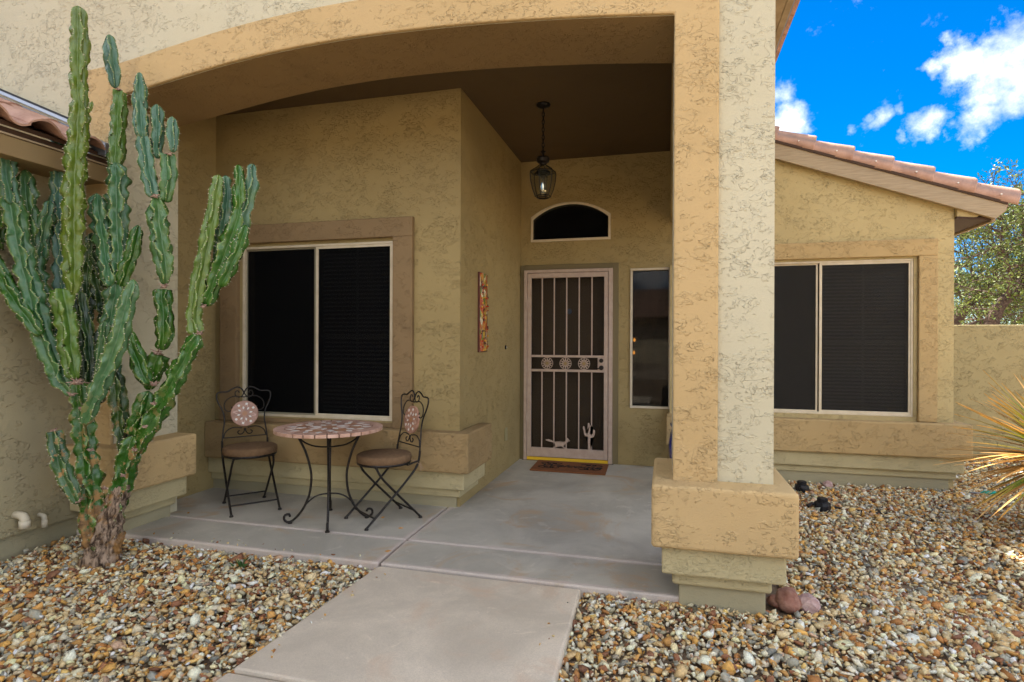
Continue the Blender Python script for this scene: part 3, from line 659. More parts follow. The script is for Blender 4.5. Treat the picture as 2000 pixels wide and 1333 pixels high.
# ---- garage side wall and its tiled eave at the far left
GX = -3.889
gw = MB().prism([(-4.1, .085), (GX, .085), (GX+.001, 2.40), (-4.1, 2.40)], 'Y', -3.5, 2.964)
gw = MB().box(-4.15, GX, -3.5, 3.104, .088, 2.50).build('side_wall', M['garage'], house, bevel=.006)
MB().box(-4.15, GX-.028, -3.5, 3.104, -.12, .0878).build('foundation', M['stem'], gw)
groof = MB().hexa([(-3.60, -3.6, 2.505), (-3.60, 3.104, 2.505), (-6.6, 3.104, 3.76), (-6.6, -3.6, 3.76), (-3.60, -3.6, 2.53), (-3.60, 3.104, 2.53), (-6.6, 3.104, 3.785), (-6.6, -3.6, 3.785)]).build('roof', M['eave'], house); groof['label'] = 'small roof edge beside the cactus'
MB().box(-3.645, -3.612, -3.6, 3.104, 2.345, 2.455).build('fascia_board', M['fasciadk'], groof, bevel=.003)
MB().box(-3.640, -3.603, -3.6, 3.104, 2.458, 2.468).build('fascia_lip', M['fascia'], groof)
MB().box(-3.66, -3.625, -3.6, 3.104, 2.470, 2.504).build('bird_stop_shade', M['eave'], groof)  # bird stop strip, its dark colour standing in for the tile shadow gap
MB().box(-3.90, -3.645, -3.6, 3.104, 2.352, 2.362).build('eave_soffit', M['fasciadk'], groof)
def s_tile():
    m = MB(); n = 14; vs = []
    for (x, dz) in ((0., 0.), (-.42, .0)):
        for o_ in (0, -.013):
            for k in range(n+1):
                y = -.15+.30*k/n; ph = k/n
                z = .050*math.sin(math.pi*min(1, ph/.62))**.8 if ph < .62 else -.022*math.sin(math.pi*(ph-.62)/.38)
                vs.append((x, y, z+o_+dz))
    s = 2*(n+1); fs = []
    for k in range(n): fs += [(k, k+1, s+k+1, s+k), (n+1+k, s+n+1+k, s+n+2+k, n+2+k), (k, n+1+k, n+2+k, k+1), (s+k, s+k+1, s+n+2+k, s+n+1+k)]
    fs += [(0, s, s+n+1, n+1), (n, n+n+1, s+n+n+1, s+n)]
    m.add(vs, fs); return m
st = None
for cidx in range(4):
    for i in range(9):
        y = 2.945-.285*i
        if st is None: o = s_tile().build('roof_tile', M['tile'], groof, local=True); st = o.data
        else: o = bpy.data.objects.new('roof_tile', st); COL.objects.link(o); o.parent = groof
        x = -3.535-cidx*.33; o.location = Vector((x, y, 2.545+cidx*.33*.4187+.012*cidx*0))-house.location; o.rotation_euler = (0, math.atan(.4187)-.03, 0)
# flashing where that roof meets the front wall
fl_ = MB(); 
fl_.hexa([(-6.0, 3.088, 3.640), (-3.64, 3.088, 2.645), (-3.64, 3.104, 2.645), (-6.0, 3.104, 3.640), (-6.0, 3.088, 3.665), (-3.64, 3.088, 2.670), (-3.64, 3.104, 2.670), (-6.0, 3.104, 3.665)])
fl_.hexa([(-6.0, 3.045, 3.60), (-3.62, 3.045, 2.598), (-3.62, 3.087, 2.618), (-6.0, 3.087, 3.62), (-6.0, 3.045, 3.603), (-3.62, 3.045, 2.601), (-3.62, 3.087, 2.622), (-6.0, 3.087, 3.624)])
fl_.hexa([(-3.70, 2.98, 2.53), (-3.53, 2.98, 2.50), (-3.53, 3.075, 2.50), (-3.70, 3.075, 2.54), (-3.70, 2.98, 2.60), (-3.545, 2.985, 2.585), (-3.55, 3.075, 2.60), (-3.70, 3.075, 2.63)])
fl_.build('roof_flashing', M['flash'], groof, bevel=.003)
MB().hexa([(-6.0, 3.084, 3.665), (-3.64, 3.084, 2.670), (-3.64, 3.104, 2.670), (-6.0, 3.104, 3.665), (-6.0, 3.084, 3.680), (-3.64, 3.084, 2.685), (-3.64, 3.104, 2.685), (-6.0, 3.104, 3.680)]).build('flashing_sealant', M['blackplastic'], groof)
# drain elbows
for (y, z, r, L_) in ((2.69, .215, .026, .075), (2.83, .175, .015, .045)):
    m = MB(); m.tube([(GX-.02, y, z), (GX+L_*.5, y, z), (GX+L_*.85, y, z-.006), (GX+L_, y, z-.02), (GX+L_, y, z-.055)], [r*.9, r*.9, r, r, r*1.02], 14); m.tube([(GX+L_, y, z-.03), (GX+L_, y, z-.075)], r*1.15, 14)
    m.build('drain_elbow', M['pvc'], gw, smooth=True)

# ================================================================== PERIMETER WALL, NEIGHBOUR
pw = thing('perimeter_wall', 'low tan stucco block wall behind the yucca at the right', 'wall', (5, 8, 0))
MB().box(2.54, 14, 8.0, 8.2, -.2, 1.513).build('wall_panel', M['block'], pw, bevel=.012)
nb = thing('neighbor_house', 'brown neighboring roof just showing over the right perimeter wall', 'house', (13.5, 22, 0))
MB().box(10.4, 22, 21.6, 28, -.1, 1.62).build('wall', M['block'], nb)
MB().hexa([(10.0, 21, 1.62), (23, 21, 1.62), (23, 29, 1.62), (10.0, 29, 1.62), (14.5, 24.0, 2.15), (18, 24.0, 2.15), (18, 26, 2.15), (14.5, 26, 2.15)]).build('roof', M['roofdist'], nb)

# ================================================================== FURNITURE
def arc2(pts, st_=.012): return [tuple(p) for p in catmull(pts, st_)]
def diamond(m, cx, cy, ang, a, b, z0, z1, mi=0):
    ca, sa = math.cos(ang), math.sin(ang); P = lambda l, w: (cx+l*ca-w*sa, cy+l*sa+w*ca)
    m.prism([P(a, 0), P(0, b), P(-a, 0), P(0, -b)], 'Z', z0, z1, mi)
def make_chair(label):
    t_ = thing('bistro_chair', label, 'chair', group='iron bistro chairs on the porch')
    B = lambda m, nme, mt, p=None, **k: m.build(nme, mt, p or t_, local=True, **k)
    for sx in (-1, 1):
        x = .170*sx
        m = MB().tube(arc2([(x, -.215, .012), (x, -.08, .135), (x, .06, .265), (x, .165, .375), (x, .192, .44), (x, .200, .50)], .03), .0085, 8)
        m.lathe([(.014, 0), (.016, .004), (.010, .016)], (x, -.217, 0), 10); B(m, 'leg', M['iron'], smooth=False)
        x = .150*sx
        m = MB().tube(arc2([(x, .215, .012), (x, .10, .13), (x, -.04, .275), (x, -.10, .345), (x*.95, -.125, .395), (x*.9, -.135, .415)], .03), .0085, 8)
        m.lathe([(.014, 0), (.016, .004), (.010, .016)], (x, .217, 0), 10); B(m, 'leg', M['iron'])
    m = MB().tube([(-.17, -.155, .066), (.17, -.155, .066)], .006, 8); B(m, 'stretcher', M['iron']); m = MB().tube([(-.15, .16, .066), (.15, .16, .066)], .006, 8); B(m, 'stretcher', M['iron'])
    m = MB().tube([(.185*math.cos(a), .185*math.sin(a), .418) for a in np.linspace(0, 2*math.pi, 33)[:-1]], .011, 8, closed=True)
    m.tube([(-.17, .10, .408), (.17, .10, .408)], .007, 6).tube([(-.15, -.13, .408), (.15, -.13, .408)], .007, 6).tube([(-.175, .10, .408), (-.175, .19, .43)], .006, 6).tube([(.175, .10, .408), (.175, .19, .43)], .006, 6)
    m.lathe([(.178, .412), (.178, .418)], (0, 0, 0), 28); B(m, 'seat_frame', M['iron'])
    cu = B(MB().lathe([(.10, .421), (.186, .422), (.195, .427), (.198, .448), (.195, .472), (.186, .478), (.10, .482), (.03, .481)], (0, 0, 0), 40), 'cushion', M['cushion'], smooth=True)
    m = MB().tube(arc2([(.14, .155, .43), (.165, .19, .42), (.19, .20, .395), (.20, .21, .37)], .01), .003, 6).tube(arc2([(.14, .155, .43), (.18, .18, .41), (.215, .18, .39), (.235, .17, .365)], .01), .003, 6); B(m, 'cushion_tie', mat('tan_cord', (.33, .22, .13), .8) if 'tan_cord' not in bpy.data.materials else bpy.data.materials['tan_cord'], cu)
    # backrest: drawn in (x, height) and leaned back
    def bp(x, z): return (x, .200+(z-.50)*.14, z)
    m = MB(); r = .0058
    def T(pts, rr=.0045): m.tube(arc2([bp(x, z) for x, z in pts]), rr, 7)
    for s in (-1, 1):
        T([(s*.170, .43), (s*.168, .50), (s*.160, .58), (s*.150, .66), (s*.160, .73), (s*.188, .79), (s*.203, .84), (s*.198, .875), (s*.165, .885), (s*.125, .885), (s*.09, .905), (s*.05, .920), (s*.018, .905), (s*.002, .875)], r)
        T([(s*.002, .875), (s*.012, .850), (s*.04, .838), (s*.066, .855), (s*.064, .883), (s*.045, .890), (s*.036, .873)])
        T([(0, .838), (s*.04, .842), (s*.085, .845), (s*.125, .825), (s*.148, .79), (s*.145, .745), (s*.115, .728), (s*.090, .742), (s*.095, .765)])
        T([(s*.158, .525), (s*.145, .565), (s*.11, .592), (s*.07, .600), (s*.02, .592)])
        T([(s*.004, .590), (s*.006, .565), (s*.022, .545), (s*.045, .545), (s*.055, .562), (s*.040, .572)])
    T([(-.168, .522), (0, .522), (.168, .522)]); B(m, 'backrest', M['iron'])
    d = MB().lathe([(.100, -.009), (.104, -.006), (.104, .006), (.100, .009)], (0, 0, 0), 36)
    Mx = Matrix.Translation(Vector(bp(0, .705))) @ Matrix.Rotation(math.pi/2-.14, 4, 'X')
    disc = B(d.xform(Mx), 'mosaic_disc', M['mosaic'])
    m = MB(); m.lathe([(.020, .009), (.020, .0115)], (0, 0, 0), 12, 1)
    for k in range(8):
        a = k*math.pi/4+.2; diamond(m, .047*math.cos(a), .047*math.sin(a), a, .014, .008, .009, .0115, 0)
        a += math.pi/8; diamond(m, .078*math.cos(a), .078*math.sin(a), a+math.pi/4, .012, .012, .009, .0115, 0 if k % 4 != 3 else 2)
        for dd in (-.16, .16): diamond(m, .062*math.cos(a+dd), .062*math.sin(a+dd), a, .013, .007, .009, .0108, 2 if k % 2 else 1)
    o = B(m.xform(Mx), 'mosaic_tiles', [M['white_tile'], M['orange_tile'], M['rimtile']], disc); o['kind'] = 'stuff'
    return t_
c1 = make_chair('black iron bistro chair left of the mosaic table, facing the camera'); c1.location = (-3.140, 3.868, 0); c1.rotation_euler = (0, 0, R(50))
c2 = copy_tree(c1); c2['label'] = 'black iron bistro chair right of the mosaic table, turned sideways with a cushion tie dangling'; c2.location = (-1.992, 3.872, 0); c2.rotation_euler = (0, 0, R(-36))
tb = thing('bistro_table', 'round pink mosaic bistro table on curled black iron legs', 'table', (-2.35, 3.72, 0))
TB = lambda m, nme, mt, p=None, **k: m.build(nme, mt, p or tb, local=True, **k)
tt = TB(MB().lathe([(.36, .652), (.368, .655), (.368, .6725), (.364, .6735)], (0, 0, 0), 48), 'tabletop', M['grout'])
nr = 30
def wedge(r0, r1, a0, a1, z0, z1, nn=3):
    P = [(r0*math.cos(a0+(a1-a0)*i/nn), r0*math.sin(a0+(a1-a0)*i/nn)) for i in range(nn+1)]+[(r1*math.cos(a1-(a1-a0)*i/nn), r1*math.sin(a1-(a1-a0)*i/nn)) for i in range(nn+1)]
    return MB().prism(P, 'Z', z0, z1)
random.seed(3)
for k in range(nr):
    a = 2*math.pi*k/nr; g = .012; TB(wedge(.305, .376, a+g, a+2*math.pi/nr-g, .654, .678+random.uniform(-.0008, .0008)), 'rim_tile', M['rimtile'], tt, bevel=.002)
for k in range(20):
    a = 2*math.pi*k/20; TB(wedge(.236, .301, a+.012, a+2*math.pi/20-.012, .6736, .6776), 'mosaic_tile', M['rimtile'] if k % 2 else M['mosaic'], tt)
for k in range(14):
    a = 2*math.pi*k/14+.1; TB(wedge(.150, .232, a+.015, a+2*math.pi/14-.015, .6736, .6774), 'mosaic_tile', M['mosaic'] if k % 2 else M['orange_tile'], tt)
for k in range(10):
    a = 2*math.pi*k/10; TB(wedge(.055, .146, a+.03, a+2*math.pi/10-.03, .6736, .6776), 'mosaic_tile', M['rimtile'] if k % 2 else M['mosaic'], tt)
TB(MB().lathe([(.05, .6736), (.05, .6778)], (0, 0, 0), 18), 'mosaic_tile', M['orange_tile'], tt)
for k in range(8):
    a = 2*math.pi*k/8+.2
    for rr, aa, l, w_ in ((.10, a, .042, .022), (.195, a+.39, .040, .026), (.262, a+.10, .036, .024), (.262, a+.52, .030, .020)):
        m = MB(); diamond(m, rr*math.cos(aa), rr*math.sin(aa), aa, l, w_, .6775, .6790); TB(m, 'white_tile', M['white_tile'], tt)
for k, ang in enumerate((-60, 30, 120, 210)):
    ca, sa = math.cos(R(ang)), math.sin(R(ang)); P = lambda r, z: (r*ca, r*sa, z)
    m = MB().tube(arc2([P(.225, .648), P(.205, .60), P(.160, .50), P(.128, .38), P(.122, .30), P(.135, .20), P(.165, .12), P(.205, .06), P(.250, .018), P(.285, .012), P(.305, .035), P(.298, .062), P(.272, .066), P(.264, .048)], .015), .0085, 8)
    m.lathe([(.016, 0), (.016, .006), (.008, .016)], P(.265, .0), 10)
    leg = TB(m, 'leg', M['iron'])
    TB(MB().tube(arc2([P(.215, .632), P(.185, .585), P(.12, .548), P(.05, .535), P(.0, .533)], .02), .006, 6), 'brace', M['iron'], leg)
    TB(MB().tube(arc2([P(.163, .125), P(.12, .165), P(.07, .19), P(.0, .198)], .02), .006, 6), 'brace', M['iron'], leg)
TB(MB().tube([(.225*math.cos(a), .225*math.sin(a), .648) for a in np.linspace(0, 2*math.pi, 33)[:-1]], .006, 6, closed=True), 'top_ring', M['iron'])

# ---- hanging lantern
lx, ly = -1.002, 4.765
ln = thing('hanging_lantern', 'black hanging porch lantern with clear glass panels, on a chain', 'lantern', (lx, ly, 2.49))
MB().lathe([(.058, CZ), (.060, CZ-.008), (.050, CZ-.022), (.012, CZ-.034)][::-1], (lx, ly, 0), 24).build('ceiling_canopy', M['bronze'], ln, smooth=False)
m = MB(); z = CZ-.034; k = 0
while z > 2.885:
    c = z-.019; pts = []
    for a in np.linspace(0, 2*math.pi, 13)[:-1]:
        h, v_ = .010*math.cos(a), .021*math.sin(a); pts.append((lx+(h if k % 2 else 0), ly+(0 if k % 2 else h), c+v_))
    m.tube(pts, .0038, 5, closed=True); z -= .032; k += 1
m.build('chain', M['bronze'], ln)
MB().lathe([(.006, 2.893), (.022, 2.888), (.022, 2.880), (.008, 2.872), (.008, 2.845), (.050, 2.838), (.058, 2.825), (.050, 2.800), (.030, 2.785), (.026, 2.775)][::-1], (lx, ly, 0), 24).build('lantern_cap', M['bronze'], ln)
prof = [(.028, 2.775), (.060, 2.752), (.106, 2.722), (.110, 2.70), (.105, 2.64), (.090, 2.575), (.066, 2.512)]
m = MB()
for k in range(6):
    a = R(30+60*k)-.1; m.tube([(lx+r*math.cos(a), ly+r*math.sin(a), z) for r, z in prof], .0042, 6)
for (r, z) in ((.108, 2.715), (.067, 2.512), (.05, 2.502)): m.tube([(lx+r*math.cos(R(30+60*k)-.1), ly+r*math.sin(R(30+60*k)-.1), z) for k in range(6)], .0045, 6, closed=True)
m.build('lantern_frame', M['bronze'], ln)
for k in range(6):
    a0, a1 = R(30+60*k)-.1, R(90+60*k)-.1; m = MB(); vs = []; fs = []
    for r, z in prof: vs += [(lx+r*math.cos(a0), ly+r*math.sin(a0), z), (lx+r*math.cos(a1), ly+r*math.sin(a1), z)]
    for i in range(len(prof)-1): fs.append((2*i, 2*i+1, 2*i+3, 2*i+2))
    m.add(vs, fs); o = m.build('glass_panel', M['lglass'] if 'lglass' in M else M.setdefault('lglass', mat('thin_lantern_glass', (.03, .035, .02), .03, spec=.5, alpha=.30)), ln)
MB().lathe([(.030, 2.535), (.034, 2.56), (.036, 2.62), (.033, 2.675), (.028, 2.69)], (lx, ly, 0), 20).build('added_mirror_core', mat('added_mirror_core_metal', (.85, .82, .62), .10, .9, .8), ln, smooth=True)  # added mirror core imitating bright outdoor reflections in the lantern glass
MB().lathe([(.045, 2.69), (.060, 2.70), (.062, 2.715), (.02, 2.74)], (lx, ly, 0), 18).build('lamp_holder', M['bronze'], ln)
MB().lathe([(.012, 2.51), (.014, 2.533), (.008, 2.54)], (lx, ly, 0), 12).build('candle_base', M['brass'], ln)

# ---- ceramic wall art, door mat, pot
art = thing('wall_art', 'tall narrow colorful ceramic wall hanging on the porch side wall', 'wall art', (WX, 4.85, 1.21))
m = MB(); nz, ny = 14, 5; vs = []; fs = []
for i in range(nz+1):
    zz = 1.213+.675*i/nz; sh_ = .012*math.sin(i*1.3)
    for j in range(ny+1):
        yy = 4.745+.205*j/ny+sh_*.4; q = j/ny*2-1; vs.append((WX+.018+.026*(1-q*q), yy+(.02 if i == nz and j > 2 else 0), zz-(.012*j/ny if i == nz else 0)))
for i in range(nz):
    for j in range(ny): a = i*(ny+1)+j; fs.append((a, a+1, a+ny+2, a+ny+1))
o = m.add(vs, fs).build('ceramic_face', M['art'], art, smooth=True)
MB().box(WX, WX+.0175, 4.735, 4.965, 1.205, 1.895).build('ceramic_back', M['artedge'], art, bevel=.003)
random.seed(9); bits = MB()
for i in range(46):
    zz = random.uniform(1.24, 1.86); yy = random.uniform(4.765, 4.95); q = (yy-4.85)/.105; h = random.uniform(.006, .018); w_ = random.uniform(.008, .03)
    bits.box(WX+.016+.026*(1-q*q), WX+.026+.026*(1-q*q), yy-w_/2, yy+w_/2, zz-h/2, zz+h/2, i % 4)
o = bits.build('ceramic_fragments', [M['artedge'], mat('red_glaze', (.5, .05, .02), .15, spec=.7), mat('amber_glaze', (.65, .35, .05), .15, spec=.7), M['orange_tile']], art); o['kind'] = 'stuff'

dm = thing('door_mat', 'rust brown coir doormat with black script in front of the security door', 'doormat', (-.95, 5.93, 0))
MB().add([(-1.322, 5.690, .002), (-.566, 5.676, .002), (-.580, 6.150, .002), (-1.338, 6.180, .002), (-1.322, 5.690, .016), (-.566, 5.676, .016), (-.580, 6.150, .016), (-1.338, 6.180, .016)], [(0, 3, 2, 1), (4, 5, 6, 7), (0, 1, 5, 4), (1, 2, 6, 5), (2, 3, 7, 6), (3, 0, 4, 7)]).build('mat_body', M['mat'], dm, bevel=.003)
tc = bpy.data.curves.new('mat_lettering', 'FONT'); tc.body = 'Welcome'; tc.size = .16; tc.shear = .35; tc.align_x = 'CENTER'; tc.align_y = 'CENTER'; tc.extrude = .0012; tc.offset = .002
to = bpy.data.objects.new('tmp_text', tc); COL.objects.link(to); bpy.context.view_layer.update()
me = bpy.data.meshes.new_from_object(to.evaluated_get(bpy.context.evaluated_depsgraph_get())); bpy.data.objects.remove(to); me.name = 'mat_lettering'
me.materials.clear(); me.materials.append(M['ink']); lo_ = bpy.data.objects.new('mat_lettering', me); COL.objects.link(lo_); lo_.parent = dm; lo_.location = (0, -.01, .0185); lo_.rotation_euler = (0, 0, -.02)
m = MB()
for s in (-1, 1):
    for (yy, up) in ((.12, 1), (-.12, -1)):
        for q in range(3):
            cx = s*(.27-.06*q); m.tube(arc2([(cx, yy*.3+up*.02*q, .0175), (cx+s*.05, yy*.7, .0175), (cx-.01*s, yy*1.05, .0175), (cx-s*.05, yy*.8, .0175)], .02), [.004]*len(arc2([(cx, yy*.3+up*.02*q, .0175), (cx+s*.05, yy*.7, .0175), (cx-.01*s, yy*1.05, .0175), (cx-s*.05, yy*.8, .0175)], .02)), 5)
m.build('mat_flourish', M['ink'], dm, local=True)
pot = thing('ceramic_pot', 'glossy cobalt blue ceramic pot half hidden behind the porch pillar', 'pot', (.235, 5.3, 0))
MB().lathe([(.12, 0), (.135, .01), (.17, .12), (.205, .28), (.215, .40), (.20, .50), (.185, .545), (.20, .57), (.20, .585), (.18, .585), (.17, .54), (.10, .50)], (0.235, 5.3, 0), 36).build('pot_body', M['potblue'], pot, smooth=True)
MB().lathe([(.165, .50), (.10, .53), (.02, .535)], (.235, 5.3, 0), 20).build('potting_soil', M['soil'], pot)

# ================================================================== CACTUS
ZB = G
cact = thing('tall_cactus', 'tall many armed green columnar cactus at the left of the porch', 'cactus', tuple(depth_pt(197, 1100, 3.5)*1)[:2]+(G,))
spines = MB()
def stem(path_, d=3.5, ribs=5, knob=0., tint=None, name='stem', seed=0, cap0=True, cap1=True, wscale=1.):
    """ribbed stem; path_ is a list of (u, v, width in px[, depth]) from its base to its tip"""
    rnd = random.Random(seed*7+3)
    P = []
    for q in path_:
        dd = q[3] if len(q) > 3 else d
        p = depth_pt(q[0], q[1], dd); P.append((p.x, p.y, p.z, q[2]/2*dd/F_PX*.89*wscale))
    C = catmull(P, .012); n = len(C); K = 8; NA = ribs*K
    L_ = [0.]
    for i in range(1, n): L_.append(L_[-1]+float(np.linalg.norm(C[i][:3]-C[i-1][:3])))
    tot = L_[-1]; ph = [rnd.uniform(0, 6.28) for _ in range(ribs)]; fq = [rnd.uniform(55, 85) for _ in range(ribs)]; rot0 = rnd.uniform(0, 6.28); tw = rnd.uniform(-.5, .5)
    vs = []; ridge = []; up = Vector((1, 0, 0)); frames = []
    for i, c in enumerate(C):
        a = Vector(C[max(0, i-1)][:3]); b_ = Vector(C[min(n-1, i+1)][:3]); td = (b_-a).normalized(); x = up-td*up.dot(td)
        if x.length < .01: x = Vector((0, 1, 0))-td*td.y
        x.normalize(); y = td.cross(x); up = x; s = L_[i]; Rr = float(c[3]); ds = tot-s
        k = 1.
        if cap1 and ds < Rr*1.3: k *= math.sqrt(max(0.02, 1-(1-ds/(Rr*1.3))**2))
        if cap0 and s < Rr*.8: k *= .45+.55*math.sqrt(max(0., 1-(1-s/(Rr*.8))**2))
        p = Vector(c[:3]); row = []
        for j in range(NA):
            rb = j//K; tt_ = (j % K)/K
            wav = .16*math.sin(s*fq[rb]*.55+ph[rb])+.22*mnoise.noise(Vector((s*14, rb*5.1, seed)))+.05*math.sin(s*fq[rb]*1.7+ph[rb]*2)
            an = rot0+tw*s+2*math.pi*(rb+tt_+(wav+knob*.12*math.sin(s*90+ph[rb]*3))*(1-abs(tt_-0)*2 if tt_ < .5 else (tt_*2-1))*1.)/ribs
            e = min(tt_, 1-tt_)*2       # 0 on the ridge, 1 in the groove
            rb2 = rb if tt_ < .5 else (rb+1) % ribs
            prof_ = 1-.58*e**.66
            mod = 1+.07*mnoise.noise(Vector((s*9, seed, 1)))+(1-e)*(.07*math.sin(s*fq[rb2]+ph[rb2])+.08*math.sin(s*fq[rb2]*.37+ph[rb2]*3)+.14*mnoise.noise(Vector((s*22, rb2*7.7, seed*3.1)))+knob*.34*math.sin(s*(70+10*math.sin(ph[rb2]))+ph[rb2]*5))
            rr = Rr*prof_*mod*k
            vs.append(tuple(p+(x*math.cos(an)+y*math.sin(an))*rr)); ridge.append(1-e)
            if e < .01: row.append((vs[-1], (x*math.cos(an)+y*math.sin(an))))
        frames.append(row)
    fs = [(i*NA+j, i*NA+(j+1) % NA, (i+1)*NA+(j+1) % NA, (i+1)*NA+j) for i in range(n-1) for j in range(NA)]
    fs += [list(reversed(range(NA))), [(n-1)*NA+j for j in range(NA)]]
    m = MB(); m.add(vs, fs); o = m.build(name, M['cactus'], cact, smooth=True)
    me = o.data; cols = []
    for q in vs:
        if tint: c = tint
        else:
            f_ = max(0, min(1, (q[2]-.9)/1.5)); g1 = (.028, .105, .008); g2 = (.055, .155, .080); c = tuple(a*(1-f_)+b*f_ for a, b in zip(g1, g2))
        cols += [c[0], c[1], c[2], 1.]
    me.color_attributes.new('tint', 'FLOAT_COLOR', 'POINT').data.foreach_set('color', cols)
    me.attributes.new('ridge', 'FLOAT', 'POINT').data.foreach_set('value', ridge)
    # areoles with short spines along every ridge
    for rb in range(ribs):
        nx = rnd.uniform(0, .03)
        for i in range(1, n-1):
            if L_[i] < nx: continue
            nx = L_[i]+rnd.uniform(.020, .034); v_, dr = frames[i][rb]; v_ = Vector(v_); dr = Vector(dr); sz = .0045+.001*rnd.random()
            q1 = dr.orthogonal().normalized(); q2 = dr.cross(q1)
            spines.add([v_+q1*sz*.7-dr*.002, v_-q1*sz*.35+q2*sz*.6-dr*.002, v_-q1*sz*.35-q2*sz*.6-dr*.002, v_+dr*sz*.9], [(0, 1, 3), (1, 2, 3), (2, 0, 3)])
            for _ in range(2):
                dd = (dr+q1*rnd.uniform(-.9, .9)+q2*rnd.uniform(-.9, .9)).normalized(); w_ = dd.orthogonal().normalized()*.0007; w2 = dd.cross(w_)
                spines.add([v_+w_, v_-w_*.5+w2, v_-w_*.5-w2, v_+dd*rnd.uniform(.008, .016)], [(0, 1, 3), (1, 2, 3), (2, 0, 3)])
    return o
def scar(u, v, d, r=.022, seed=0, name='dried_flower'):
    rnd = random.Random(seed); p = depth_pt(u, v, d); m = MB()
    m.lathe([(r*.5, -r*.3), (r*.8, 0), (r*.4, r*.35)], (p.x, p.y, p.z), 8)
    for k in range(13):
        a = rnd.uniform(0, 6.28); e = rnd.uniform(-.4, .9); dv = Vector((math.cos(a)*math.cos(e), math.sin(a)*math.cos(e), math.sin(e)))
        q = p+dv*r*rnd.uniform(.9, 1.7); m.tube([tuple(p), tuple((p+q)/2+Vector((0, 0, .004))), tuple(q)], [.006, .004, .0012], 5)
    m.build(name, M['deadflower'], cact)
YG = (.095, .15, .010); MG = (.022, .100, .006); BG = (.060, .155, .090); DG = (.014, .042, .010); LG = (.036, .130, .012)
# trunk and its two limbs
m = MB(); rnd = random.Random(5); vs = []; fs = []; NA = 40; prof_c = []
tr = [(197, 1114, 76), (197, 1098, 66), (200, 1075, 58), (205, 1050, 56), (210, 1028, 50), (216, 1005, 42), (224, 985, 38), (232, 965, 35), (238, 948, 26)]
C = catmull([(*depth_pt(u, v, 3.5), w_/2*3.5/F_PX) for u, v, w_ in tr], .008)
for c in C:
    for j in range(NA):
        a = 2*math.pi*j/NA; q = Vector((math.cos(a)*1.6, math.sin(a)*1.6, c[2]*9)); rr = c[3]*(1+.30*mnoise.noise(q*1.3)+.22*mnoise.noise(q*3.6+Vector((3, 3, 3)))+.07*math.cos(5*a+c[2]*6)); vs.append((c[0]+rr*math.cos(a), c[1]+rr*math.sin(a), c[2]))
n = len(C); m.add(vs, [(i*NA+j, i*NA+(j+1) % NA, (i+1)*NA+(j+1) % NA, (i+1)*NA+j) for i in range(n-1) for j in range(NA)]+[[(n-1)*NA+j for j in range(NA)]]); m.build('trunk', M['bark'], cact, smooth=True)
S = stem
S([(188, 1075, 48), (182, 1010, 52), (176, 950, 52), (171, 905, 50), (166, 860, 46), (160, 810, 44), (156, 775, 42), (152, 745, 38)], 3.46, 5, .3, MG, seed=1)
S([(212, 1055, 40), (220, 1005, 44), (232, 965, 46), (243, 925, 44), (252, 885, 54), (262, 850, 46)], 3.50, 5, .3, MG, seed=2)
S([(250, 900, 40), (272, 862, 44), (305, 808, 46), (335, 752, 44), (362, 700, 38), (388, 652, 32)], 3.52, 5, .15, LG, seed=3)
scar(390, 652, 3.50, seed=1)
S([(384, 655, 34), (380, 620, 34), (384, 575, 34), (395, 520, 34), (406, 465, 32), (418, 405, 30), (428, 342, 24)], 3.56, 5, .05, (.11, .19, .03), seed=4)
scar(398, 600, 3.55, .016, seed=2)
S([(402, 598, 20), (412, 570, 34), (432, 520, 44), (452, 465, 44), (466, 420, 32), (468, 370, 30), (466, 322, 18)], 3.6, 5, .12, LG, seed=5)
S([(455, 500, 30), (470, 450, 32), (484, 395, 30), (491, 360, 28), (493, 320, 20)], 3.62, 5, .05, BG, seed=6)
S([(430, 560, 26), (450, 520, 32), (468, 480, 30), (480, 440, 22)], 3.56, 5, .1, LG, seed=7)
S([(424, 515, 18), (430, 480, 30), (437, 430, 34), (442, 385, 32), (440, 343, 22)], 3.64, 5, .15, BG, seed=8)
# middle right column
S([(262, 850, 44), (272, 815, 42), (282, 790, 40), (290, 764, 36)], 3.50, 5, .2, MG, seed=9); scar(301, 752, 3.46, .024, 3)
S([(290, 752, 26), (281, 735, 36), (268, 700, 36), (258, 672, 32), (252, 645, 22)], 3.48, 5, .05, MG, seed=10)
S([(290, 762, 24), (298, 735, 40), (306, 708, 46), (312, 694, 42)], 3.56, 5, .05, MG, seed=11, cap1=False); scar(308, 690, 3.53, .03, 4)
S([(315, 684, 28), (320, 655, 38), (321, 620, 38), (318, 590, 40), (318, 566, 40)], 3.55, 5, .03, MG, seed=12, cap1=False); scar(320, 561, 3.52, .022, 5)
S([(322, 556, 16), (322, 525, 38), (316, 480, 44), (310, 435, 44), (308, 400, 44), (307, 385, 30)], 3.56, 5, .08, (.06, .15, .045), seed=13); scar(304, 385, 3.53, .018, 6)
S([(303, 388, 26), (296, 360, 32), (288, 325, 34), (283, 290, 34), (279, 262, 28)], 3.57, 5, .12, BG, seed=14)
S([(278, 270, 26), (275, 235, 34), (274, 200, 32), (273, 165, 26), (273, 142, 18)], 3.57, 5, .12, BG, seed=15)
S([(322, 395, 24), (328, 365, 32), (330, 335, 34), (327, 302, 34)], 3.58, 5, .1, (.06, .16, .05), seed=16, cap1=False); scar(330, 302, 3.55, .018, 7)
S([(338, 298, 16), (337, 268, 26), (336, 245, 24), (336, 228, 16)], 3.58, 5, .0, BG, seed=17)
S([(308, 310, 16), (306, 285, 26), (308, 258, 28), (307, 228, 30), (306, 204, 22)], 3.62, 5, .0, BG, seed=18)
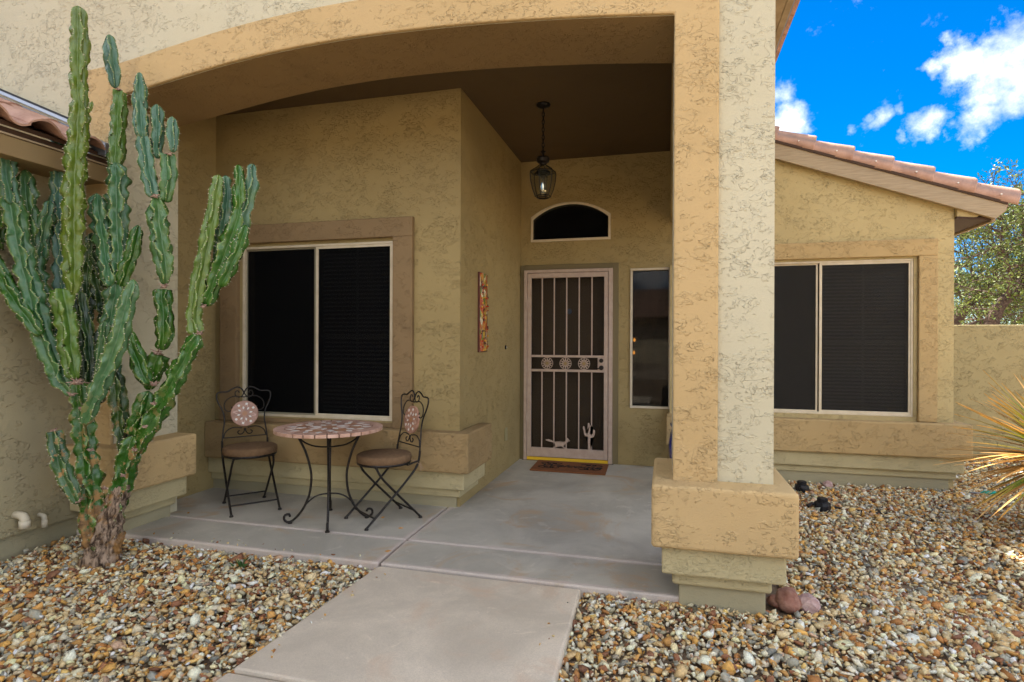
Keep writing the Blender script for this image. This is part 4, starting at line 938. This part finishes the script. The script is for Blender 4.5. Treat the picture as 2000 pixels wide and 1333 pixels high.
# tall central stem
S([(148, 742, 24), (141, 715, 38), (136, 680, 42), (133, 640, 46), (126, 600, 50), (120, 566, 52)], 3.42, 5, .03, (.075, .16, .018), seed=19, cap1=False); scar(150, 748, 3.38, .036, 8); scar(140, 772, 3.40, .020, 18)
S([(141, 578, 18), (143, 555, 34), (143, 510, 42), (143, 460, 46), (144, 400, 46), (146, 340, 44), (150, 290, 44), (153, 240, 42), (156, 200, 36), (153, 172, 34), (154, 120, 38), (155, 70, 36), (154, 35, 32), (153, 12, 20)], 3.42, 5, .03, YG, seed=20)
S([(172, 222, 6), (178, 208, 9), (180, 198, 8)], 3.40, 4, 0, YG, seed=21)
# second column behind
S([(250, 880, 34), (240, 840, 36), (232, 790, 36), (227, 745, 34), (226, 725, 30)], 3.6, 5, .3, DG, seed=22)
S([(224, 735, 30), (215, 690, 38), (215, 640, 40), (224, 590, 42), (231, 540, 42), (233, 490, 42), (230, 430, 44), (230, 380, 44), (229, 340, 42), (228, 318, 30)], 3.62, 6, .38, (.05, .14, .055), seed=23)
S([(225, 345, 20), (226, 310, 36), (229, 270, 34), (232, 225, 34), (233, 180, 32)], 3.66, 5, .08, (.09, .19, .035), seed=24, cap1=False); scar(232, 176, 3.64, .014, 9)
S([(225, 173, 12), (223, 150, 26), (219, 118, 32), (216, 90, 28), (214, 68, 16)], 3.66, 5, .1, BG, seed=25)
S([(236, 560, 28), (248, 525, 32), (260, 490, 30), (267, 460, 28), (270, 440, 20)], 3.6, 5, .1, MG, seed=26)
S([(216, 560, 30), (208, 510, 36), (200, 460, 36), (193, 420, 38), (190, 390, 36), (188, 378, 22)], 3.58, 6, .45, (.05, .15, .06), seed=27)
S([(212, 560, 26), (200, 530, 30), (188, 505, 26), (182, 490, 18)], 3.66, 5, .2, DG, seed=28)
S([(215, 640, 26), (200, 590, 36), (186, 530, 34), (180, 480, 30), (180, 455, 20)], 3.72, 6, .4, DG, seed=29)
S([(165, 830, 22), (170, 815, 28), (182, 785, 36), (202, 735, 42), (222, 690, 42), (237, 640, 40), (248, 595, 36), (257, 562, 30), (261, 546, 18)], 3.30, 5, .05, (.07, .17, .07), seed=30)
S([(196, 760, 28), (198, 700, 26), (202, 660, 24), (205, 628, 18)], 3.55, 6, .1, (.05, .13, .04), seed=31)
S([(170, 780, 34), (172, 720, 36), (168, 660, 36), (160, 610, 34), (156, 570, 30)], 3.56, 5, .2, DG, seed=32)
S([(185, 790, 34), (192, 740, 40), (195, 690, 36), (200, 640, 30)], 3.62, 5, .3, DG, seed=42)
# left arms
S([(143, 772, 26), (122, 745, 40), (104, 705, 46), (88, 665, 46), (74, 620, 48), (62, 570, 46), (48, 520, 44), (36, 465, 46), (26, 410, 46), (18, 370, 40)], 3.44, 5, .25, (.05, .145, .05), seed=33)
S([(24, 400, 30), (14, 350, 38), (12, 320, 40), (13, 290, 38), (13, 275, 24)], 3.42, 6, .1, BG, seed=34)
S([(140, 762, 24), (126, 725, 36), (108, 675, 40), (90, 620, 42), (74, 565, 44), (64, 510, 44), (60, 450, 42), (54, 400, 38), (50, 365, 38), (50, 332, 26)], 3.54, 6, .38, (.04, .12, .04), seed=35)
S([(72, 530, 28), (80, 490, 34), (86, 445, 32), (94, 415, 28), (96, 392, 20)], 3.58, 6, .35, (.045, .13, .06), seed=36)
S([(78, 655, 26), (55, 622, 36), (30, 588, 36), (8, 550, 34), (-12, 510, 34), (-25, 470, 30)], 3.38, 5, .08, MG, seed=37)
S([(128, 640, 28), (122, 560, 32), (118, 480, 34), (116, 420, 34), (115, 370, 32), (114, 320, 30), (113, 280, 26), (113, 251, 20)], 3.66, 6, .5, (.07, .17, .12), seed=38)
S([(152, 984, 18), (138, 956, 34), (122, 918, 38), (113, 885, 36), (108, 862, 34), (105, 843, 34)], 3.36, 5, .12, (.03, .085, .03), seed=39, cap1=False); scar(106, 842, 3.36, .016, 10); scar(152, 980, 3.36, .02, 11)
S([(170, 640, 20), (172, 560, 34), (176, 500, 32), (178, 470, 24)], 3.7, 6, .4, DG, seed=40)
S([(20, 400, 30), (-2, 440, 36), (-10, 490, 34)][::-1], 3.5, 6, .4, MG, seed=41)
for i, (u, v) in enumerate(((205, 955), (240, 930), (262, 880), (178, 880), (283, 835), (160, 800), (300, 790))): scar(u, v, 3.40, .014, 30+i)
o = spines.build('spines', M['spine'], cact); o['kind'] = 'stuff'

# ================================================================== YUCCA
yc = depth_pt(2088, 900, 3.95); yu = thing('yucca_plant', 'spiky yucca with orange and green sword leaves at the right edge', 'plant', (yc.x, yc.y, G))
MB().tube([(yc.x, yc.y, G), (yc.x, yc.y, .3), (yc.x, yc.y, yc.z)], [.12, .10, .09], 14).build('trunk', M['bark'], yu)
rnd = random.Random(12)
for k in range(280):
    az_ = rnd.uniform(0, 6.283); el = rnd.uniform(-.6, 1.15); L_ = rnd.uniform(.50, .78)*(1 if el > -.1 else .9)
    dv = Vector((math.cos(az_)*math.cos(el), math.sin(az_)*math.cos(el), math.sin(el))); side = dv.cross(Vector((0, 0, 1))).normalized(); nrm = side.cross(dv)
    p0 = yc+dv*.04; vs = []; cols = []; N = 8; w0 = rnd.uniform(.011, .018); droop = rnd.uniform(.02, .16)
    dry = rnd.random() < (.8 if el < .3 else .3)
    for i in range(N+1):
        s = i/N; q = p0+dv*L_*s-Vector((0, 0, droop*s*s)); w_ = w0*(1-s**2.2)+.0008
        vs += [tuple(q-side*w_+nrm*w_*.35), tuple(q-nrm*.002), tuple(q+side*w_+nrm*w_*.35)]
        g = (.16, .26, .03); og = (.62, .31, .035); wh = (.72, .45, .16)
        c = tuple(a+(b-a)*max(0, min(1, (s-.15)*1.5)) for a, b in zip(og, wh)) if dry else tuple(a+(b-a)*max(0, min(1, (s-.55)*2.6)) for a, b in zip(g, og))
        cols += [*c, 1]*3
    fs = []
    for i in range(N): a = 3*i; fs += [(a, a+1, a+4, a+3), (a+1, a+2, a+5, a+4)]
    m = MB(); m.add(vs, fs); o = m.build('leaf', M['blade'], yu); at_ = o.data.color_attributes.new('tint', 'FLOAT_COLOR', 'POINT'); at_.data.foreach_set('color', cols)

# ================================================================== TREES beyond the wall
def tree(label, limbs, d, nleaf, seed, name='mesquite_tree', spread=1.0, dens=1.):
    rnd = random.Random(seed); p0 = depth_pt(limbs[0][0][0], limbs[0][0][1], d); base = (p0.x, p0.y, G); tr_ = thing(name, label, 'tree', base)
    tw_ = []; m = MB(); seg = []
    for lb in limbs:
        C = catmull([(*depth_pt(q[0], q[1], d+(q[3] if len(q) > 3 else 0)), q[2]/2*d/F_PX) for q in lb], .2); m.tube([c[:3] for c in C], [max(.012, float(c[3])) for c in C], 8); seg.append(C)
    m.build('trunk', M['treebark'], tr_)
    br = MB(); tips = []
    def grow(p, dv, L_, r, lv):
        pts = [p]; rs = [r]
        for i in range(5):
            dv = (dv+Vector((rnd.gauss(0, .22), rnd.gauss(0, .22), rnd.gauss(.02, .2)))).normalized(); p = p+dv*L_/5; pts.append(p); rs.append(r*(1-.8*(i+1)/5))
            if lv > 0 and rnd.random() < .85: grow(p, (dv+Vector((rnd.gauss(0, .8), rnd.gauss(0, .8), rnd.gauss(.1, .6)))).normalized(), L_*rnd.uniform(.45, .75), r*.5, lv-1)
            if lv <= 1: tips.append((p, dv))
        br.tube([tuple(q) for q in pts], rs, 4, caps=False)
    for C in seg:
        n = len(C)
        for i in range(int(n*.35), n, 1):
            for _ in range(2):
                if rnd.random() < .75*dens:
                    dv = Vector((rnd.gauss(0, 1), rnd.gauss(0, 1), rnd.gauss(.45, .6))).normalized(); grow(Vector(C[i][:3]), dv, rnd.uniform(.7, 1.3)*spread, .028, 2)
    br.build('branches', M['treebark'], tr_, kind='stuff')
    # leaflets in small sprays at the twigs
    NP = np.array([[*a, *b_] for a, b_ in tips]); idx = np.random.RandomState(seed).randint(0, len(NP), nleaf); rs_ = np.random.RandomState(seed+1)
    c = NP[idx, :3]+rs_.normal(0, .06, (nleaf, 3)); 
    a = rs_.normal(0, 1, (nleaf, 3)); a /= np.linalg.norm(a, axis=1)[:, None]; b_ = np.cross(a, rs_.normal(0, 1, (nleaf, 3))); b_ /= np.linalg.norm(b_, axis=1)[:, None]
    sz = rs_.uniform(.026, .055, (nleaf, 1)); V = np.stack([c-a*sz, c+b_*sz*.38, c+a*sz, c-b_*sz*.38], 1).reshape(-1, 3)
    me = bpy.data.meshes.new('leaves'); me.from_pydata((V-np.array(base)).tolist(), [], np.arange(nleaf*4).reshape(-1, 4).tolist()); me.materials.append(M['treeleaf'])
    cl_ = rs_.uniform(0, 1, (nleaf, 1)); colr = (1-cl_)*np.array([[.045, .075, .012]])+cl_*np.array([[.19, .24, .045]]); colr = np.repeat(np.hstack([colr, np.ones((nleaf, 1))]), 4, 0)
    at_ = me.color_attributes.new('tint', 'FLOAT_COLOR', 'POINT'); at_.data.foreach_set('color', colr.ravel())
    o = bpy.data.objects.new('leaves', me); COL.objects.link(o); o.parent = tr_; o['kind'] = 'stuff'
    return tr_
def copy_far(o, loc, rz, label):
    c = copy_tree(o); c.location = loc; c.rotation_euler = (0, 0, rz); c['label'] = label
t1 = tree('thick leaning dark trunked tree rising behind the right perimeter wall', [
    [(1925, 690, 30), (1938, 625, 26), (1958, 590, 22), (1985, 570, 18), (2030, 545, 14), (2080, 500, 9)],
    [(1985, 570, 12), (2005, 500, 9, .3), (2000, 430, 7, .4), (2010, 360, 4, .3)],
    [(1965, 590, 10), (1975, 540, 7, -.4), (1955, 480, 5, -.6), (1960, 430, 3, -.6)]], 13.5, 11500, 3)
tree('dark trunked tree leaning right beside the corner of the house wing', [
    [(1838, 690, 26), (1868, 628, 20), (1895, 590, 17), (1930, 560, 14), (1970, 545, 10), (2020, 520, 7)],
    [(1905, 580, 9), (1900, 540, 6, .4), (1890, 500, 4, .5)],
    [(1940, 555, 9), (1950, 500, 6, .2), (1930, 450, 4, .2), (1935, 400, 3, .2)],
    [(1880, 640, 8, .3), (1920, 625, 5, .8), (1975, 615, 4, 1.), (2040, 600, 3, 1.)]], 15, 12500, 5)
bush = tree('leafy green bush tree filling the gap low behind the right perimeter wall', [[(1930, 690, 12), (1925, 640, 9), (1900, 600, 6), (1885, 560, 3)], [(1940, 680, 10), (1975, 640, 8), (2010, 600, 5), (2040, 570, 3)], [(1935, 670, 9), (1950, 630, 6), (1960, 590, 3)]], 18, 10000, 9, name='desert_tree', dens=1.3)
# street side behind the camera: it shows only as reflections in the windows
copy_far(t1, (1.5, -9.5, G), 1.2, 'mesquite tree across the street, seen reflected in the right wing window'); copy_far(t1, (6.5, -12, G), 2.9, 'mesquite tree across the street at the far end, seen as a reflection'); copy_far(t1, (-5.5, -12.5, G), 4.0, 'mesquite tree across the street, seen reflected in the narrow side window')
hs2 = thing('street_house', 'tan house across the street, seen only as a window reflection', 'house', (0, -26, 0))
MB().box(-16, 14, -34, -26, -.1, 3.0).build('wall', M['wing'], hs2); MB().hexa([(-17, -35, 2.9), (15, -35, 2.9), (15, -25.2, 2.9), (-17, -25.2, 2.9), (-12, -31, 5.0), (10, -31, 5.0), (10, -29.5, 5.0), (-12, -29.5, 5.0)]).build('roof', M['roofdist'], hs2)
MB().box(-4, 1, -26.05, -25.98, -.1, 2.3).build('garage_door', M['frame'], hs2)

# ================================================================== SMALL THINGS
def rock(u, v, r, m_, label, seed, sc3=(1, 1, .8), zc=None):
    p = depth_pt(u, v, 1); dd = (G+.02-EYE)/(p.z-EYE); p = Vector((0, 0, EYE))+(p-Vector((0, 0, EYE)))*dd
    bm = bmesh.new(); bmesh.ops.create_icosphere(bm, subdivisions=3 if seed < 4 else 2, radius=r)
    for v_ in bm.verts:
        n_ = mnoise.noise(v_.co/r*1.1+Vector((seed, 0, 0)))*.32+mnoise.noise(v_.co/r*3+Vector((0, seed, 0)))*.09; v_.co *= 1+n_; v_.co = Vector((v_.co.x*sc3[0], v_.co.y*sc3[1], v_.co.z*sc3[2]))
    me = bpy.data.meshes.new('rock'); bm.to_mesh(me); bm.free(); me.materials.append(M[m_]); me.polygons.foreach_set('use_smooth', [seed < 4]*len(me.polygons))
    o = bpy.data.objects.new('rock', me); COL.objects.link(o); o.location = (p.x, p.y, G+r*sc3[2]*.75+.01); o.rotation_euler = (0, 0, seed); tag(o, label, 'rock', 'loose rocks on the gravel'); return o
rock(1541, 1185, .068, 'rock', 'largest red rock, tallest of three beside the pillar base', 1.3, (1.1, .9, .85))
rock(1519, 1182, .046, 'rock', 'small orange red rock tucked against the pillar base', 2.7, (1.15, .9, .75))
rock(1578, 1188, .060, 'rockpink', 'angular pale pink rock, rightmost of three beside the pillar', 4.9, (1.1, .9, .75))
rock(1617, 950, .050, 'rockpink', 'lone small pink rock at the foot of the wing wall', 7.7, (1, .9, .7))
def fixture(u, v, label, seed):
    p = depth_pt(u, v, 1); dd = (G+.03-EYE)/(p.z-EYE); p = Vector((0, 0, EYE))+(p-Vector((0, 0, EYE)))*dd
    t_ = thing('irrigation_box', label, 'irrigation box', (p.x, p.y, G), seed, 'black irrigation fittings on the gravel')
    MB().lathe([(.060, 0), (.062, .05), (.056, .075), (.040, .082)], (0, 0, 0), 8).build('housing', M['blackplastic'], t_, local=True); MB().lathe([(.040, .075), (.042, .105), (.030, .112)], (0, 0, 0), 12).build('cap', M['blackplastic'], t_, local=True)
    MB().tube([(.0, .02, .05), (-.06, .05, .055), (-.10, .05, .04)], .014, 8).build('hose_barb', M['blackplastic'], t_, local=True)
fixture(1606, 992, 'larger black irrigation fitting with hose on the gravel right of the pillar', .6); fixture(1566, 957, 'smaller black irrigation fitting nearest the wing wall', 2.)
hp = [(1.27, 5.22), (1.42, 5.20), (1.58, 5.14), (1.74, 5.15), (1.9, 5.10)]
tag(MB().tube(catmull([(x, y, G+.028) for x, y in hp], .04), .006, 6).build('drip_hose', M['blackplastic'], smooth=True), 'thin black drip hose lying across the gravel', 'hose')
tt_ = thing('garden_tool', 'small teal plastic piece lying on gravel under the yucca', 'plastic piece', (2.74, 6.05, G+.02))
MB().tube([(2.70, 6.05, G+.035), (2.735, 6.05, G+.04), (2.80, 6.06, G+.04), (2.83, 6.06, G+.037)], [.008, .017, .018, .010], 10).build('handle', M['teal'], tt_); MB().box(2.62, 2.70, 6.035, 6.06, G+.03, G+.038).build('shaft', M['flash'], tt_)
wp = (-2.42, 2.92); wd = thing('weed', 'small green weed growing in the gravel near the patio edge', 'weed', (wp[0], wp[1], G)); rnd = random.Random(8)
for k in range(22):
    a = rnd.uniform(0, 6.28); L_ = rnd.uniform(.04, .08); e = rnd.uniform(.3, 1.2); dv = Vector((math.cos(a)*math.cos(e), math.sin(a)*math.cos(e), math.sin(e))); sd = dv.cross(Vector((0, 0, 1))).normalized()*.007
    q = Vector((wp[0]+rnd.uniform(-.03, .03), wp[1]+rnd.uniform(-.03, .03), G+.02)); MB().add([q, q+dv*L_*.5+sd, q+dv*L_, q+dv*L_*.5-sd], [(0, 1, 2, 3)]).build('leaf', M['weed'], wd)

M['dryleaf'] = mat('dry_orange_leaf', (.50, .24, .05), .8)
for (u, v, a, lab) in ((783, 1033, .3, 'tiny dry orange leaf on the patio near the right chair'), (748, 1012, 1.2, 'tiny dry leaf on the patio behind the table foot'), (758, 1078, .6, 'tiny dry orange leaf in the crack between patio slabs'), (368, 1003, 2., 'tiny dry leaf at the far left of the patio')):
    p = depth_pt(u, v, 1); p = Vector((0, 0, EYE))+(p-Vector((0, 0, EYE)))*(EYE/(EYE-p.z)); L_ = .022
    o = MB().add([(-L_, 0, .004), (-L_*.3, -L_*.35, .001), (L_, 0, .003), (-L_*.2, L_*.35, .006), (0, 0, .009)], [(0, 1, 4), (1, 2, 4), (2, 3, 4), (3, 0, 4)]).build('dry_leaf', M['dryleaf']); o.location = (p.x, p.y, .001); o.rotation_euler = (0, 0, a); tag(o, lab, 'leaf', 'dry leaves on the patio')
# ================================================================== GRAVEL (stuff)
def gravel():
    rs = np.random.RandomState(11)
    regs = [(-3.87, -1.625, .9, 3.10, 2050), (-.43, 1.0, .9, 3.10, 2000), (1.0, 3.0, 1.2, 3.6, 1850), (.62, 3.6, 3.1, 6.2, 1700), (2.5, 4.6, 5.6, 8.0, 1300), (3.0, 4.6, 2.5, 5.6, 900)]
    Ps = []
    for x0, x1, y0, y1, dn in regs:
        n = int((x1-x0)*(y1-y0)*dn*1.7); Ps.append(np.column_stack([rs.uniform(x0, x1, n), rs.uniform(y0, y1, n)]))
    P = np.vstack(Ps); x, y = P[:, 0], P[:, 1]
    keep = ~((x > .08) & (x < .46) & (y > 3.08) & (y < 3.6)) & ~((x < 2.49) & (y > 6.14)) & ~((x < -3.56) & (y > 3.08)) & ~((x > -1.60) & (x < -.44))
    keep &= ~((np.hypot(x+3.27, y-2.74) < .09)); P = P[keep]; n = len(P)
    t = (1+5**.5)/2; I = np.array([(-1, t, 0), (1, t, 0), (-1, -t, 0), (1, -t, 0), (0, -1, t), (0, 1, t), (0, -1, -t), (0, 1, -t), (t, 0, -1), (t, 0, 1), (-t, 0, -1), (-t, 0, 1)], float); I /= np.linalg.norm(I[0])
    Fc = np.array([(0, 11, 5), (0, 5, 1), (0, 1, 7), (0, 7, 10), (0, 10, 11), (1, 5, 9), (5, 11, 4), (11, 10, 2), (10, 7, 6), (7, 1, 8), (3, 9, 4), (3, 4, 2), (3, 2, 6), (3, 6, 8), (3, 8, 9), (4, 9, 5), (2, 4, 11), (6, 2, 10), (8, 6, 7), (9, 8, 1)])
    size = .0107*np.exp(rs.normal(0, .36, n)); size = np.clip(size, .005, .032)
    V = I[None]*(1+rs.uniform(-.42, .42, (n, 12, 1))); sc_ = np.column_stack([rs.uniform(.85, 1.6, n), rs.uniform(.7, 1.15, n), rs.uniform(.30, .80, n)])*size[:, None]; V = V*sc_[:, None, :]
    q = rs.normal(0, 1, (n, 3)); tilt = rs.normal(0, .50, (n, 2)); yaw = rs.uniform(0, 2*np.pi, n)
    def rot(V, a, i, j):
        c, s = np.cos(a)[:, None], np.sin(a)[:, None]; W = V.copy(); W[..., i] = c*V[..., i]-s*V[..., j]; W[..., j] = s*V[..., i]+c*V[..., j]; return W
    V = rot(V, tilt[:, 0], 1, 2); V = rot(V, tilt[:, 1], 0, 2); V = rot(V, yaw, 0, 1)
    und = .006*np.sin(P[:, 0]*3.1+1)+.006*np.sin(P[:, 1]*2.3+P[:, 0]*1.7)
    z = G+rs.uniform(.002, .026, n)+und+size*.25
    k = 46; st_ = rs.choice(n, k, replace=False)       # a few stones kicked onto the concrete edges
    P[st_[:26]] = np.column_stack([rs.uniform(-3.4, -1.75, 26), 3.105+rs.exponential(.035, 26)]); P[st_[26:]] = np.column_stack([np.where(rs.rand(20) < .5, -1.60+rs.exponential(.03, 20), -.47-rs.exponential(.03, 20)), rs.uniform(1.9, 3.0, 20)])
    V[st_] *= .55; z[st_] = .004; z[st_[26:]] = -.004
    V += np.column_stack([P, z])[:, None, :]
    pal = np.array([(.66, .61, .52), (.56, .56, .54), (.74, .72, .68), (.47, .36, .22), (.50, .42, .28), (.44, .25, .09), (.36, .17, .06), (.52, .31, .10), (.27, .28, .28), (.20, .22, .24), (.15, .07, .045), (.22, .10, .06), (.38, .37, .31), (.55, .38, .16), (.42, .30, .25), (.60, .52, .38)])
    wts = np.array([9, 9, 9, 9, 9, 9, 7, 6, 6, 4, 4, 5, 7, 3, 3, 8], float); ci = rs.choice(len(pal), n, p=wts/wts.sum()); col = np.clip(pal[ci]*rs.uniform(.85, 1.45, (n, 1))*np.array([[1.20, 1.11, .84]]), 0, .85)
    me = bpy.data.meshes.new('gravel'); nv = n*12; nf = n*20
    me.vertices.add(nv); me.vertices.foreach_set('co', V.reshape(-1)); me.loops.add(nf*3); me.polygons.add(nf)
    fi = (Fc[None]+(np.arange(n)*12)[:, None, None]).reshape(-1); me.loops.foreach_set('vertex_index', fi.astype(np.int32)); me.polygons.foreach_set('loop_start', np.arange(0, nf*3, 3, dtype=np.int32))
    me.update(calc_edges=True); me.validate()
    a = me.color_attributes.new('tint', 'FLOAT_COLOR', 'POINT'); cc = np.repeat(np.hstack([col, np.ones((n, 1))]), 12, 0); a.data.foreach_set('color', cc.ravel())
    me.materials.append(M['stone']); o = bpy.data.objects.new('gravel', me); COL.objects.link(o); o['label'] = 'loose multicoloured rust, white and gray crushed gravel covering the yard'; o['category'] = 'gravel'; o['kind'] = 'stuff'
    print('stones', n)
gravel()
